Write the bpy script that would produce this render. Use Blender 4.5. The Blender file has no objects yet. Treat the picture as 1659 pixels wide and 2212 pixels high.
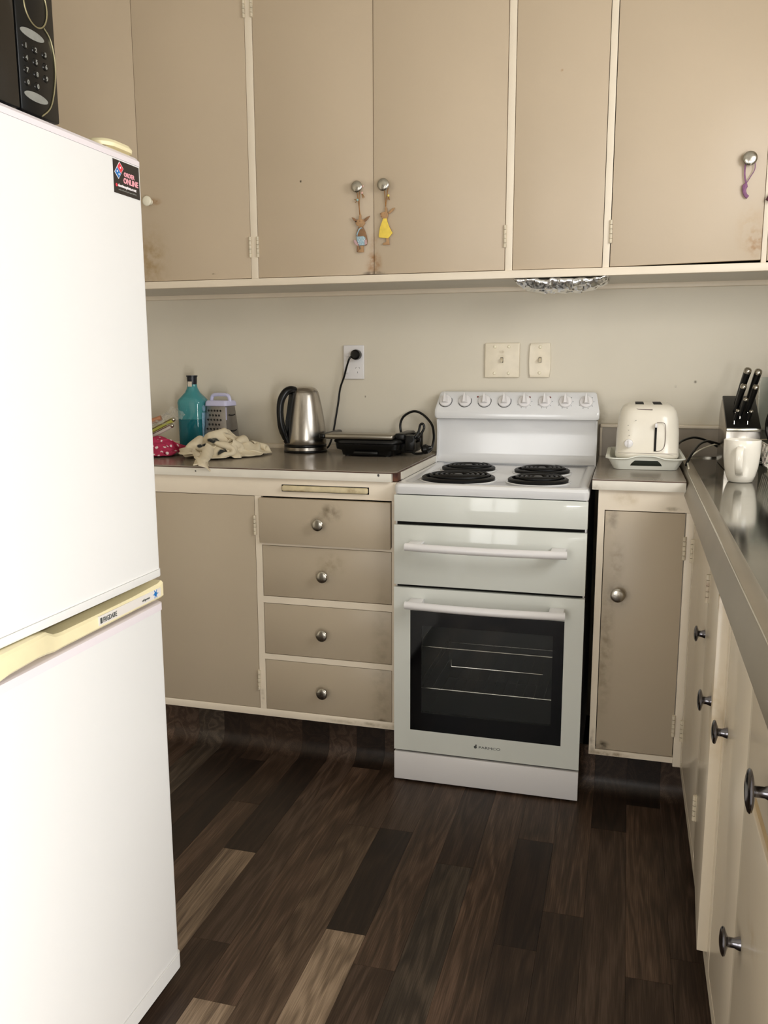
import bpy, bmesh, math, random
from mathutils import Vector, Matrix, noise
random.seed(7)
PI = math.pi
S = bpy.context.scene
COL = bpy.context.collection

# ------------------------------------------------------------------ camera
cam = bpy.data.cameras.new('camera'); cam_o = bpy.data.objects.new('camera', cam); COL.objects.link(cam_o)
cam.sensor_width = 36.0; cam.lens = 1864.74 / 2212 * 36.0; cam.clip_start = 0.02
YAW, PITCH, ROLL = math.radians(15.676), math.radians(9.776), math.radians(-0.198)
fw = Vector((-math.sin(YAW) * math.cos(PITCH), math.cos(YAW) * math.cos(PITCH), -math.sin(PITCH)))
rt = Vector((math.cos(YAW), math.sin(YAW), 0)); up = rt.cross(fw)
rt2 = rt * math.cos(ROLL) + up * math.sin(ROLL); up2 = -rt * math.sin(ROLL) + up * math.cos(ROLL)
M = Matrix((rt2, up2, -fw)).transposed().to_4x4(); M.translation = Vector((0.6307, -3.0016, 1.2378))
cam_o.matrix_world = M
S.camera = cam_o

# ------------------------------------------------------------------ world, lights, exposure
W = bpy.data.worlds.new('sky'); S.world = W; W.use_nodes = True
W.node_tree.nodes['Background'].inputs[0].default_value = (0.80, 0.90, 1.0, 1)
W.node_tree.nodes['Background'].inputs[1].default_value = 1.0
def area(name, loc, target, sx, sy, power, col):
    L = bpy.data.lights.new(name, 'AREA'); L.shape = 'RECTANGLE'; L.size = sx; L.size_y = sy
    L.energy = power; L.color = col
    o = bpy.data.objects.new(name, L); COL.objects.link(o); o.location = loc
    d = Vector(target) - Vector(loc); o.rotation_euler = d.to_track_quat('-Z', 'Y').to_euler()
    return o
# daylight through the window above the bench and the side door
area('window_daylight', (1.70, -1.70, 1.80), (0.2, 0.0, 1.10), 0.8, 0.6, 18, (1.0, 0.985, 0.96))
area('door_daylight', (1.60, -3.66, 0.60), (-0.2, -1.9, 0.10), 0.80, 1.15, 98, (1.0, 0.98, 0.95))
area('rear_fill', (-0.20, -4.72, 1.00), (0.45, -1.2, 0.55), 1.1, 1.7, 31, (1.0, 0.97, 0.92))  # unseen fill lamp added behind the camera to lift the low fronts
S.view_settings.view_transform = 'Standard'; S.view_settings.look = 'None'
S.view_settings.gamma = 1.0; S.view_settings.use_curve_mapping = False
S.view_settings.exposure = 0.12
try:
    S.cycles.use_denoising = True
except Exception:
    pass

# ------------------------------------------------------------------ materials
def lin(h):
    h = h.lstrip('#'); r = [int(h[i:i + 2], 16) / 255 for i in (0, 2, 4)]
    return tuple((c / 12.92 if c <= 0.04045 else ((c + 0.055) / 1.055) ** 2.4) for c in r) + (1,)
MATS = {}
def mat(name, col, rough=0.5, metal=0.0, var=0.04, vscale=6.0, bump=0.0, bscale=60.0, stains=(), spec=0.5,
        trans=0.0, alpha=1.0, coat=0.0, emit=None, ior=None, stretch=None, stain_noise=45.0):
    m = bpy.data.materials.new(name); m.use_nodes = True; nt = m.node_tree; N = nt.nodes; K = nt.links
    b = N['Principled BSDF']
    b.inputs['Roughness'].default_value = rough; b.inputs['Metallic'].default_value = metal
    b.inputs['Specular IOR Level'].default_value = spec
    b.inputs['Transmission Weight'].default_value = trans; b.inputs['Alpha'].default_value = alpha
    b.inputs['Coat Weight'].default_value = coat; b.inputs['Coat Roughness'].default_value = 0.08
    if ior: b.inputs['IOR'].default_value = ior
    c = lin(col) if isinstance(col, str) else col
    geo = N.new('ShaderNodeNewGeometry'); pos = geo.outputs['Position']
    if stretch:
        mp = N.new('ShaderNodeMapping'); mp.inputs['Scale'].default_value = stretch; K.new(pos, mp.inputs[0]); ps = mp.outputs[0]
    else: ps = pos
    out = None
    if var:
        n = N.new('ShaderNodeTexNoise'); n.inputs['Scale'].default_value = vscale; n.inputs['Detail'].default_value = 4
        K.new(ps, n.inputs['Vector'])
        mr = N.new('ShaderNodeMapRange'); mr.inputs[1].default_value = 0.3; mr.inputs[2].default_value = 0.7
        mr.inputs[3].default_value = 1 - var; mr.inputs[4].default_value = 1 + var
        K.new(n.outputs[0], mr.inputs[0])
        mx = N.new('ShaderNodeMix'); mx.data_type = 'RGBA'; mx.blend_type = 'MULTIPLY'; mx.inputs[0].default_value = 1
        mx.inputs[6].default_value = c; K.new(mr.outputs[0], mx.inputs[7]); out = mx.outputs[2]
    if stains:
        sn = N.new('ShaderNodeTexNoise'); sn.inputs['Scale'].default_value = stain_noise; sn.inputs['Detail'].default_value = 5
        K.new(pos, sn.inputs['Vector'])
        for (x, y, z, rx, rz, sc, st) in stains:
            a = N.new('ShaderNodeVectorMath'); a.operation = 'SUBTRACT'; K.new(pos, a.inputs[0]); a.inputs[1].default_value = (x, y, z)
            d = N.new('ShaderNodeVectorMath'); d.operation = 'DIVIDE'; K.new(a.outputs[0], d.inputs[0]); d.inputs[1].default_value = (rx, max(rx, rz, .06), rz)
            l = N.new('ShaderNodeVectorMath'); l.operation = 'LENGTH'; K.new(d.outputs[0], l.inputs[0])
            r = N.new('ShaderNodeMapRange'); r.interpolation_type = 'SMOOTHSTEP'
            r.inputs[1].default_value = 1; r.inputs[2].default_value = 0.1; r.inputs[3].default_value = 0; r.inputs[4].default_value = 1
            K.new(l.outputs['Value'], r.inputs[0])
            q = N.new('ShaderNodeMapRange'); q.inputs[1].default_value = 0.38; q.inputs[2].default_value = 0.68
            q.inputs[3].default_value = 0.1; q.inputs[4].default_value = 1; K.new(sn.outputs[0], q.inputs[0])
            f = N.new('ShaderNodeMath'); f.operation = 'MULTIPLY'; K.new(r.outputs[0], f.inputs[0]); K.new(q.outputs[0], f.inputs[1])
            g = N.new('ShaderNodeMath'); g.operation = 'MULTIPLY'; K.new(f.outputs[0], g.inputs[0]); g.inputs[1].default_value = st
            mx = N.new('ShaderNodeMix'); mx.data_type = 'RGBA'; K.new(g.outputs[0], mx.inputs[0])
            if out is None: mx.inputs[6].default_value = c
            else: K.new(out, mx.inputs[6])
            mx.inputs[7].default_value = lin(sc); out = mx.outputs[2]
    if out is not None: K.new(out, b.inputs['Base Color'])
    else: b.inputs['Base Color'].default_value = c
    if bump:
        n2 = N.new('ShaderNodeTexNoise'); n2.inputs['Scale'].default_value = bscale; n2.inputs['Detail'].default_value = 3
        K.new(ps, n2.inputs['Vector'])
        bp = N.new('ShaderNodeBump'); bp.inputs['Strength'].default_value = bump; bp.inputs['Distance'].default_value = 0.002
        K.new(n2.outputs[0], bp.inputs['Height']); K.new(bp.outputs[0], b.inputs['Normal'])
    if emit:
        b.inputs['Emission Color'].default_value = lin(emit[0]); b.inputs['Emission Strength'].default_value = emit[1]
    MATS[name] = m
    return m

DIRT = '#5d5038'; RUST = '#9a6a35'
m_wall = mat('wall_paint', '#dcd4c3', 0.55, var=0.035, vscale=3, bump=0.08, bscale=90,
             stains=[(0.78, 0, 1.16, .006, .006, '#6a5f4a', 1.3), (0.84, 0, 1.175, .007, .007, '#6a5f4a', 1.2), (-0.28, 0, 1.12, .004, .006, '#6a5f4a', .8), (0.545, 0, 1.06, .03, .05, '#8a7a55', .4)])
m_door_up = mat('upper_door_paint', '#c3b199', 0.42, var=0.03, vscale=2.5, bump=0.06, bscale=130, stains=[
    (-0.151, -.322, 1.545, .035, .05, RUST, 1.3), (-0.151, -.322, 1.60, .02, .05, RUST, .7), (-0.94, -.322, 1.58, .10, .16, '#a3875a', .7),
    (0.955, -.322, 1.565, .035, .05, RUST, 1.1), (0.94, -.322, 1.60, .05, .09, '#b08a55', .5), (-0.905, -.322, 1.768, .03, .015, RUST, 1.2),
    (-0.199, -.322, 1.773, .035, .035, DIRT, .45), (-0.114, -.322, 1.772, .035, .035, DIRT, .35), (0.924, -.322, 1.785, .04, .04, DIRT, .4),
    (-0.39, -.322, 1.803, .005, .005, '#3a2f1e', 2), (0.41, -.322, 2.06, .006, .006, RUST, 1.4), (-0.15, -.322, 1.515, .05, .01, '#3a2f1e', 1.2),
    (-0.70, -.322, 1.53, .012, .004, '#5a4a30', 1.5)])
m_door_low = mat('lower_door_paint', '#b8a993', 0.36, var=0.04, vscale=2.5, bump=0.06, bscale=130, stains=[
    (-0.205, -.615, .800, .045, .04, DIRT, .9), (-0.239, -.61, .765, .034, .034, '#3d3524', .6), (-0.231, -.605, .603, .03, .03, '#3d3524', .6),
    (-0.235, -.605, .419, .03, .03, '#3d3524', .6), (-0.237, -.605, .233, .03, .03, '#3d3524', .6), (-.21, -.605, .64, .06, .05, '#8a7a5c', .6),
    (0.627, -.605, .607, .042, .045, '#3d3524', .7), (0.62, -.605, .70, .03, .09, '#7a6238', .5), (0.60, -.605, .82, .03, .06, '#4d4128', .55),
    (0.60, -.605, .45, .03, .30, '#7d6e52', .6), (-.05, -.605, .25, .05, .5, '#8a8069', .4), (0.60, -.605, .16, .03, .02, '#2e2616', 1.2),
    (-.05, -.605, .16, .02, .01, '#4d4128', 1.0)])
m_trim = mat('cream_trim_paint', '#e9dcc8', 0.4, var=0.03, vscale=8, bump=0.08, bscale=70, stains=[
    (0.62, -.605, .135, .09, .015, '#7a6238', 1.0), (0.575, -.605, .17, .012, .05, '#5a4a30', .8), (0.76, -.605, .85, .03, .01, '#7a6a48', .8),
    (0.64, -.605, .875, .06, .03, '#b59f78', .5), (-.443, -.605, .2, .01, .04, '#8a7a58', .7), (-.1, -.605, .145, .2, .01, '#7a6a48', .6)])
m_side_paint = mat('side_run_paint', '#d8cbb6', 0.25, var=0.03, vscale=3, bump=0.04, bscale=90, stains=[
    (0.79, -1.46, .62, .05, .12, '#b79a63', .6), (0.79, -1.46, .84, .03, .04, '#9a7a45', .9), (0.81, -1.93, .52, .06, .03, '#b59f78', .4)])
m_rail_tan = mat('bare_rail_wood', '#a8906a', 0.6, var=0.1, vscale=20)
m_hinge = mat('painted_hinge', '#d3c7b0', 0.4, var=0.12, vscale=60, stains=[(0.81, -1.1, .76, .03, .03, '#7a3d1c', 1.0)])
m_dark = mat('dark_cavity', '#0d0b09', 0.9, var=0)
m_cavity = mat('cabinet_inside', '#2a241c', 0.8, var=0.1)
m_lam = mat('worktop_laminate', '#8b8072', 0.22, var=0.07, vscale=5, stains=[(-.1, -.45, .928, .12, .1, '#6d6050', .4), (-.45, -.4, .928, .25, .1, '#8e8170', .4)])
m_lamedge = mat('laminate_dark_edge', '#4a2c1c', 0.5, var=0.2, vscale=40)
m_woodedge = mat('worn_wood_edge', '#5e3622', 0.6, var=0.3, vscale=50, stains=[(-.003, -.60, .915, .03, .03, '#3a160a', 1.5)])
m_edge = mat('painted_edging', '#e2dccf', 0.4, var=0.05, vscale=12, bump=.1, bscale=40, stains=[
    (-0.055, -.613, .918, .005, .006, '#1a120a', 3), (-.64, -.613, .913, .004, .004, '#1a120a', 3), (.56, -.6, .905, .03, .012, '#7a6a48', .6)])
m_oldcream = mat('chipped_cream_bar', '#d6c7a2', 0.5, var=0.12, vscale=40, stains=[(-.13, -.62, .87, .05, .012, '#8a6a3a', .9), (-.3, -.62, .862, .08, .006, '#8a6a3a', .8)])
m_knob = mat('pewter_knob', '#b5b0a6', 0.24, metal=1.0, var=0.15, vscale=80, bump=0.1, bscale=200)
m_knobdark = mat('dark_chrome_knob', '#6e6c70', 0.16, metal=1.0, var=0.1, vscale=60)
m_white = mat('white_enamel', '#e4e4e5', 0.16, var=0.0, coat=0.3)
m_whitep = mat('white_plastic', '#e9e6e6', 0.3, var=0.0)
m_glassw = mat('pale_green_glass_panel', '#dcded7', 0.08, var=0.0, coat=0.1, spec=0.42)
m_blackgl = mat('black_glass', '#040405', 0.06, var=0, spec=0.32)
m_ovenglass = mat('oven_window_glass', '#3a3c3a', 0.04, var=0, trans=0.0, alpha=0.25, spec=0.7)
m_oven_in = mat('oven_enamel', '#1d1e1e', 0.4, var=0.15, vscale=10)
m_wire = mat('rack_wire', '#d8d4c8', 0.25, metal=1.0, var=0)
m_coil = mat('black_coil', '#0a0a0b', 0.45, var=0.15, vscale=60, spec=0.25)
m_coilc = mat('coil_centre_cap', '#6d6d6d', 0.4, metal=0.8, var=0)
m_steel = mat('brushed_steel', '#b6b0a8', 0.27, metal=1.0, var=0.07, vscale=4, stretch=(60, 60, 3))
m_steelh = mat('brushed_steel_lid', '#a39d92', 0.33, metal=1.0, var=0.06, vscale=4, stretch=(3, 60, 60))
m_bench = mat('stainless_bench', '#9c9a92', 0.10, metal=1.0, var=0.10, vscale=9, bump=0.05, bscale=5)
m_rim = mat('stainless_rim', '#978d7c', 0.38, metal=0.6, var=0.05, vscale=9)
m_black = mat('black_plastic', '#070707', 0.3, var=0, spec=0.35)
m_blackm = mat('black_matt_rubber', '#0b0a0b', 0.45, var=0)
m_fridge = mat('fridge_white', '#ecebe9', 0.33, var=0.0, bump=0.03, bscale=260, stains=[
    (-.198, -1.80, 1.46, .02, .003, '#8a7a60', 1.0), (-.198, -1.84, .87, .08, .0015, '#5a4a30', 1.5), (-.198, -1.97, .865, .1, .0015, '#6a5a40', 1.2), (-.198, -1.66, .22, .004, .004, '#777', 1.5)] if False else ())
m_fridgetrim = mat('fridge_edge_trim', '#ebe2e6', 0.4, var=0)
m_cream = mat('aged_cream_plastic', '#efe3ba', 0.4, var=0.04, vscale=20)
m_olive = mat('handle_recess', '#6f6545', 0.6, var=0.1)
m_gasket = mat('door_gasket', '#7a6c68', 0.7, var=0)
m_bisque = mat('bisque_plastic', '#e9e3cf', 0.28, var=0.03, vscale=30)
m_toaster = mat('cream_toaster_plastic', '#ece5d6', 0.25, var=0.02)
m_mug = mat('cream_ceramic', '#eee8dc', 0.15, var=0.02, coat=0.3)
m_tray = mat('pale_tray_plastic', '#e6e7dc', 0.35, var=0.02)
m_switch = mat('old_ivory_switch', '#eadfc9', 0.35, var=0.05, vscale=30, stains=[(.21, -.01, 1.275, .012, .008, '#9a7f4a', .8), (.21, -.01, 1.245, .02, .03, '#b09a68', .5), (.339, -.01, 1.245, .015, .02, '#a08a58', .5)])
m_screw = mat('ivory_screw_cap', '#efe6cc', 0.3, var=0)
m_foil = mat('crumpled_foil', '#dcdcdc', 0.2, metal=1.0, var=0.0)
m_teal = mat('teal_bottle_glass', '#4b979c', 0.08, var=0, trans=0.15, ior=1.45, spec=0.6)
m_teald = mat('teal_liquid', '#1c6b75', 0.08, var=0, trans=0.1, ior=1.45)
m_bluelab = mat('bottle_label', '#8fb7cf', 0.5, var=0.2, vscale=120)
m_navy = mat('navy_cap', '#10131f', 0.35, var=0)
m_seal = mat('pale_tax_seal', '#d5c9b8', 0.6, var=0.1, vscale=90)
m_lilac = mat('lilac_plastic', '#c9c8e6', 0.3, var=0)
m_grater = mat('grater_steel', '#9d9a98', 0.36, metal=0.9, var=0.08, vscale=30)
m_hole = mat('grater_hole', '#141414', 0.6, var=0)
m_cotton = mat('cream_cotton', '#e0d3b8', 0.85, var=0.05, vscale=30, bump=0.3, bscale=500, stain_noise=30.0, stains=[
    (-.675, -.34, 1.008, .026, .012, '#2c2f2e', 5), (-.705, -.37, .983, .028, .012, '#2c2f2e', 5), (-.735, -.39, .968, .014, .009, '#2c2f2e', 4), (-.655, -.40, .952, .018, .016, '#2c2f2e', 5)])
m_print = mat('dark_print', '#3a3d3b', 0.8, var=0.1, vscale=60)
m_pur = mat('purple_ribbon', '#8d5f86', 0.6, var=0.2, vscale=90)
m_plum = mat('dark_plum_ribbon', '#4a1a28', 0.6, var=0.2, vscale=90)
m_raffia = mat('raffia_string', '#9a6e3d', 0.8, var=0.25, vscale=120)
m_bunny = mat('painted_brown_wood', '#b08a62', 0.6, var=0.15, vscale=70)
m_bunnyd = mat('painted_dark_wood', '#8f6a4a', 0.6, var=0.15, vscale=70)
m_yellow = mat('yellow_felt', '#f2d45a', 0.8, var=0.08, vscale=80)
m_blue = mat('blue_felt', '#9db9c6', 0.8, var=0.05, vscale=80)
m_whitespot = mat('white_spot', '#f2f2ee', 0.7, var=0)
m_pinkish = mat('pale_pink_felt', '#c8a6a6', 0.8, var=0.1)
m_bead_b = mat('pale_blue_bead', '#9fc6c4', 0.4, var=0)
m_bead_p = mat('pink_bead', '#e3b8ac', 0.4, var=0)
m_bead_y = mat('yellow_bead', '#ecd873', 0.4, var=0)
m_red = mat('red_lamp', '#7a1b12', 0.3, var=0)
m_ink = mat('ink', '#4a4e4c', 0.5, var=0)
m_stk = mat('sticker_black', '#1b1516', 0.3, var=0)
m_stkred = mat('sticker_red', '#e0384a', 0.4, var=0)
m_stkblue = mat('sticker_blue', '#1c72b8', 0.4, var=0)
m_stkwhite = mat('sticker_white', '#f5eef0', 0.4, var=0)
m_stkpink = mat('sticker_pink_lettering', '#f3a9b4', 0.4, var=0)
m_mwprint = mat('microwave_print', '#85857f', 0.4, var=0.1, vscale=100)
m_mwline = mat('microwave_gold_line', '#a39a78', 0.35, metal=0.7, var=0)
m_clear = mat('clear_glass', '#e8eef0', 0.03, var=0, trans=1.0, ior=1.3)
m_film = mat('clear_plastic_film', '#e6e2d8', 0.12, var=0, alpha=0.2, spec=0.8)
m_ceil = mat('ceiling_paint', '#e6e2d6', 0.8, var=0.02)
m_frame = mat('window_frame_paint', '#e8e4da', 0.4, var=0.02)
m_silver = mat('silver_badge', '#e2dcd6', 0.35, var=0)
m_lime = mat('lime_green_plastic', '#b5b35a', 0.4, var=0)
m_rot = mat('pale_grey_plastic', '#cfc9bd', 0.4, var=0.05)

def dots_mat():
    m = bpy.data.materials.new('pink_spotted_cotton'); m.use_nodes = True; nt = m.node_tree; N = nt.nodes; K = nt.links
    b = N['Principled BSDF']; b.inputs['Roughness'].default_value = 0.85
    g = N.new('ShaderNodeNewGeometry'); v = N.new('ShaderNodeTexVoronoi'); v.inputs['Scale'].default_value = 48; v.inputs['Randomness'].default_value = 0.35
    K.new(g.outputs['Position'], v.inputs['Vector'])
    r = N.new('ShaderNodeValToRGB'); r.color_ramp.elements[0].position = 0.27; r.color_ramp.elements[0].color = lin('#e8d8d6')
    r.color_ramp.elements[1].position = 0.31; r.color_ramp.elements[1].color = lin('#b02a50')
    K.new(v.outputs['Distance'], r.inputs[0]); K.new(r.outputs[0], b.inputs['Base Color'])
    return m
m_dots = dots_mat()

def plank_mat(name, c1, c2, c3):
    m = bpy.data.materials.new(name); m.use_nodes = True; nt = m.node_tree; N = nt.nodes; K = nt.links
    b = N['Principled BSDF']; b.inputs['Roughness'].default_value = 0.42; b.inputs['Specular IOR Level'].default_value = 0.32
    g = N.new('ShaderNodeNewGeometry'); oi = N.new('ShaderNodeObjectInfo')
    sc = N.new('ShaderNodeVectorMath'); sc.operation = 'SCALE'; sc.inputs['Scale'].default_value = 37.0
    cb = N.new('ShaderNodeCombineXYZ'); K.new(oi.outputs['Random'], cb.inputs[0]); K.new(oi.outputs['Random'], cb.inputs[1]); K.new(oi.outputs['Random'], cb.inputs[2])
    K.new(cb.outputs[0], sc.inputs[0])
    ad = N.new('ShaderNodeVectorMath'); K.new(g.outputs['Position'], ad.inputs[0]); K.new(sc.outputs[0], ad.inputs[1])
    mp = N.new('ShaderNodeMapping'); mp.inputs['Scale'].default_value = (12, 1.35, 12); K.new(ad.outputs[0], mp.inputs[0])
    n1 = N.new('ShaderNodeTexNoise'); n1.inputs['Scale'].default_value = 1.0; n1.inputs['Detail'].default_value = 2; n1.inputs['Distortion'].default_value = 0.6
    K.new(mp.outputs[0], n1.inputs['Vector'])
    # growth rings: contour lines of the stretched noise
    mu = N.new('ShaderNodeMath'); mu.operation = 'MULTIPLY'; mu.inputs[1].default_value = 46.0; K.new(n1.outputs[0], mu.inputs[0])
    sn = N.new('ShaderNodeMath'); sn.operation = 'SINE'; K.new(mu.outputs[0], sn.inputs[0])
    mp2 = N.new('ShaderNodeMapping'); mp2.inputs['Scale'].default_value = (420, 12, 420); K.new(ad.outputs[0], mp2.inputs[0])
    n2 = N.new('ShaderNodeTexNoise'); n2.inputs['Scale'].default_value = 1.0; n2.inputs['Detail'].default_value = 3; K.new(mp2.outputs[0], n2.inputs['Vector'])
    r1 = N.new('ShaderNodeMapRange'); r1.inputs[1].default_value = -1; r1.inputs[2].default_value = 1; r1.inputs[3].default_value = 0.0; r1.inputs[4].default_value = 0.34
    K.new(sn.outputs[0], r1.inputs[0])
    r2 = N.new('ShaderNodeMapRange'); r2.inputs[1].default_value = 0.3; r2.inputs[2].default_value = 0.75; r2.inputs[3].default_value = 0.0; r2.inputs[4].default_value = 0.55
    K.new(n2.outputs[0], r2.inputs[0])
    a2 = N.new('ShaderNodeMath'); a2.operation = 'ADD'; K.new(r1.outputs[0], a2.inputs[0]); K.new(r2.outputs[0], a2.inputs[1])
    n3 = N.new('ShaderNodeTexNoise'); n3.inputs['Scale'].default_value = 0.35; K.new(mp.outputs[0], n3.inputs['Vector'])
    r3 = N.new('ShaderNodeMapRange'); r3.inputs[1].default_value = 0.35; r3.inputs[2].default_value = 0.65; r3.inputs[3].default_value = -0.12; r3.inputs[4].default_value = 0.2
    K.new(n3.outputs[0], r3.inputs[0])
    a3 = N.new('ShaderNodeMath'); a3.operation = 'ADD'; K.new(a2.outputs[0], a3.inputs[0]); K.new(r3.outputs[0], a3.inputs[1])
    cr = N.new('ShaderNodeValToRGB'); e = cr.color_ramp.elements
    e[0].position = 0.05; e[0].color = lin(c1); e[1].position = 0.95; e[1].color = lin(c3)
    k = e.new(0.45); k.color = lin(c2)
    K.new(a3.outputs[0], cr.inputs[0]); K.new(cr.outputs[0], b.inputs['Base Color'])
    bp = N.new('ShaderNodeBump'); bp.inputs['Strength'].default_value = 0.12; bp.inputs['Distance'].default_value = 0.001
    K.new(n2.outputs[0], bp.inputs['Height']); K.new(bp.outputs[0], b.inputs['Normal'])
    return m
PL = {'k': plank_mat('plank_near_black', '#1c1511', '#271d17', '#382b22'),
      'd': plank_mat('plank_dark_brown', '#2a1f18', '#3a2c22', '#56453a'),
      'g': plank_mat('plank_dark_grey', '#2a231d', '#3b322a', '#5e5145'),
      'm': plank_mat('plank_mid_brown', '#33271e', '#4a392d', '#70594a'),
      'w': plank_mat('plank_warm_brown', '#382a20', '#504033', '#75614f'),
      't': plank_mat('plank_light_tan', '#524337', '#786654', '#a08b75')}

# ------------------------------------------------------------------ mesh helpers (world coordinates)
def T(bm, vs, M): bmesh.ops.transform(bm, matrix=M, verts=vs)
def box(bm, x0, x1, y0, y1, z0, z1, bev=0.0, seg=2):
    r = bmesh.ops.create_cube(bm, size=1); vs = r['verts']
    for v in vs: v.co = Vector(((x0 + x1) / 2 + v.co.x * (x1 - x0), (y0 + y1) / 2 + v.co.y * (y1 - y0), (z0 + z1) / 2 + v.co.z * (z1 - z0)))
    if bev > 0:
        es = list({e for v in vs for e in v.link_edges})
        r = bmesh.ops.bevel(bm, geom=es, offset=bev, segments=seg, affect='EDGES', profile=0.5)
        return r['verts']
    return vs
def lathe(bm, prof, c, axis='z', seg=24, a0=0.0, a1=2 * PI):
    """prof: (radius, height) pairs; axis: direction of the height"""
    ax = {'x': Vector((1, 0, 0)), 'y': Vector((0, 1, 0)), 'z': Vector((0, 0, 1)), '-x': Vector((-1, 0, 0)), '-y': Vector((0, -1, 0))}[axis] if isinstance(axis, str) else Vector(axis).normalized()
    u = ax.orthogonal().normalized(); w = ax.cross(u); c = Vector(c)
    full = abs(a1 - a0 - 2 * PI) < 1e-6; n = seg if full else seg + 1
    rings = []
    for r, h in prof:
        if r < 1e-6: rings.append([bm.verts.new(c + ax * h)])
        else: rings.append([bm.verts.new(c + ax * h + (u * math.cos(a0 + (a1 - a0) * i / seg) + w * math.sin(a0 + (a1 - a0) * i / seg)) * r) for i in range(n)])
    out = [v for r in rings for v in r]
    for A, B in zip(rings, rings[1:]):
        m = n if full else n - 1
        for i in range(m):
            j = (i + 1) % n
            try:
                if len(A) == 1 and len(B) == 1: pass
                elif len(A) == 1: bm.faces.new((A[0], B[i], B[j]))
                elif len(B) == 1: bm.faces.new((A[i], A[j], B[0]))
                else: bm.faces.new((A[i], A[j], B[j], B[i]))
            except ValueError: pass
    return out
def cyl(bm, c, axis, r, h, seg=16): return lathe(bm, [(0, 0), (r, 0), (r, h), (0, h)], c, axis, seg)
def ball(bm, c, r, seg=12, sc=(1, 1, 1)):
    rr = bmesh.ops.create_uvsphere(bm, u_segments=seg, v_segments=max(6, seg // 2), radius=r); c = Vector(c)
    for v in rr['verts']: v.co = Vector((v.co.x * sc[0], v.co.y * sc[1], v.co.z * sc[2])) + c
    return rr['verts']
def smooth_path(pts, n=6):
    P = [Vector(p) for p in pts]; out = []
    for i in range(len(P) - 1):
        a = P[max(i - 1, 0)]; b = P[i]; c = P[i + 1]; d = P[min(i + 2, len(P) - 1)]
        for k in range(n):
            t = k / n
            out.append(0.5 * ((2 * b) + (c - a) * t + (2 * a - 5 * b + 4 * c - d) * t * t + (3 * b - a - 3 * c + d) * t ** 3))
    out.append(P[-1]); return out
def tube(bm, pts, r, seg=8, sm=0, closed=False):
    P = smooth_path(pts, sm) if sm else [Vector(p) for p in pts]
    n = len(P); rings = []; prev = None
    for i, p in enumerate(P):
        if closed: d = (P[(i + 1) % n] - P[i - 1]).normalized()
        else: d = (P[min(i + 1, n - 1)] - P[max(i - 1, 0)]).normalized()
        if prev is None: u = d.orthogonal().normalized()
        else:
            u = prev - d * prev.dot(d); u = u.normalized() if u.length > 1e-6 else d.orthogonal().normalized()
        prev = u; w = d.cross(u); rad = r[min(i, len(r) - 1)] if isinstance(r, (list, tuple)) else r
        rings.append([bm.verts.new(p + (u * math.cos(2 * PI * k / seg) + w * math.sin(2 * PI * k / seg)) * rad) for k in range(seg)])
    m = n if closed else n - 1
    for i in range(m):
        A, B = rings[i], rings[(i + 1) % n]
        for k in range(seg): bm.faces.new((A[k], A[(k + 1) % seg], B[(k + 1) % seg], B[k]))
    if not closed:
        bm.faces.new(rings[0][::-1]); bm.faces.new(rings[-1])
    return [v for R in rings for v in R]
def prism(bm, outline, plane, d0, d1, bev=0.0):
    """outline of 2-D points; plane 'xz' extrudes along y, 'yz' along x, 'xy' along z"""
    f = {'xz': lambda a, b, d: (a, d, b), 'yz': lambda a, b, d: (d, a, b), 'xy': lambda a, b, d: (a, b, d)}[plane]
    A = [bm.verts.new(f(a, b, d0)) for a, b in outline]; B = [bm.verts.new(f(a, b, d1)) for a, b in outline]
    n = len(A); fs = [bm.faces.new(A), bm.faces.new(B[::-1])]
    for i in range(n): fs.append(bm.faces.new((A[i], B[i], B[(i + 1) % n], A[(i + 1) % n])))
    if bev > 0:
        es = list({e for v in A + B for e in v.link_edges}); bmesh.ops.bevel(bm, geom=es, offset=bev, segments=2, affect='EDGES', profile=0.5)
    return A + B
def rrect(x0, x1, y0, y1, r, n=5):
    r = min(r, (x1 - x0) / 2 - 1e-5, (y1 - y0) / 2 - 1e-5); P = []
    for cx, cy, a in ((x1 - r, y1 - r, 0), (x0 + r, y1 - r, PI / 2), (x0 + r, y0 + r, PI), (x1 - r, y0 + r, 1.5 * PI)):
        for i in range(n + 1): P.append((cx + r * math.cos(a + PI / 2 * i / n), cy + r * math.sin(a + PI / 2 * i / n)))
    return P
def loft(bm, levels, n=5, caps=(True, True)):
    """levels: (x0,x1,y0,y1,r,z) rounded rectangles, bridged in order"""
    R = [[bm.verts.new((x, y, l[5])) for x, y in rrect(*l[:5], n=n)] for l in levels]
    for A, B in zip(R, R[1:]):
        for i in range(len(A)): bm.faces.new((A[i], A[(i + 1) % len(A)], B[(i + 1) % len(A)], B[i]))
    if caps[0]: bm.faces.new(R[0][::-1])
    if caps[1]: bm.faces.new(R[-1])
    return [v for r in R for v in r]
def obj(name, bm, m, parent=None, ang=35, kind=None, label=None):
    bmesh.ops.recalc_face_normals(bm, faces=bm.faces)
    me = bpy.data.meshes.new(name)
    if parent is not None:
        w = Vector((0, 0, 0)); p = parent
        while p is not None: w += p.location; p = p.parent
        bmesh.ops.translate(bm, verts=bm.verts, vec=-w)
    bm.to_mesh(me); bm.free()
    for p in me.polygons: p.use_smooth = True
    me.set_sharp_from_angle(angle=math.radians(ang))
    me.materials.append(m)
    o = bpy.data.objects.new(name, me); COL.objects.link(o)
    if parent is not None: o.parent = parent
    if kind: o['kind'] = kind
    if label: o['label'] = label
    return o
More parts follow.
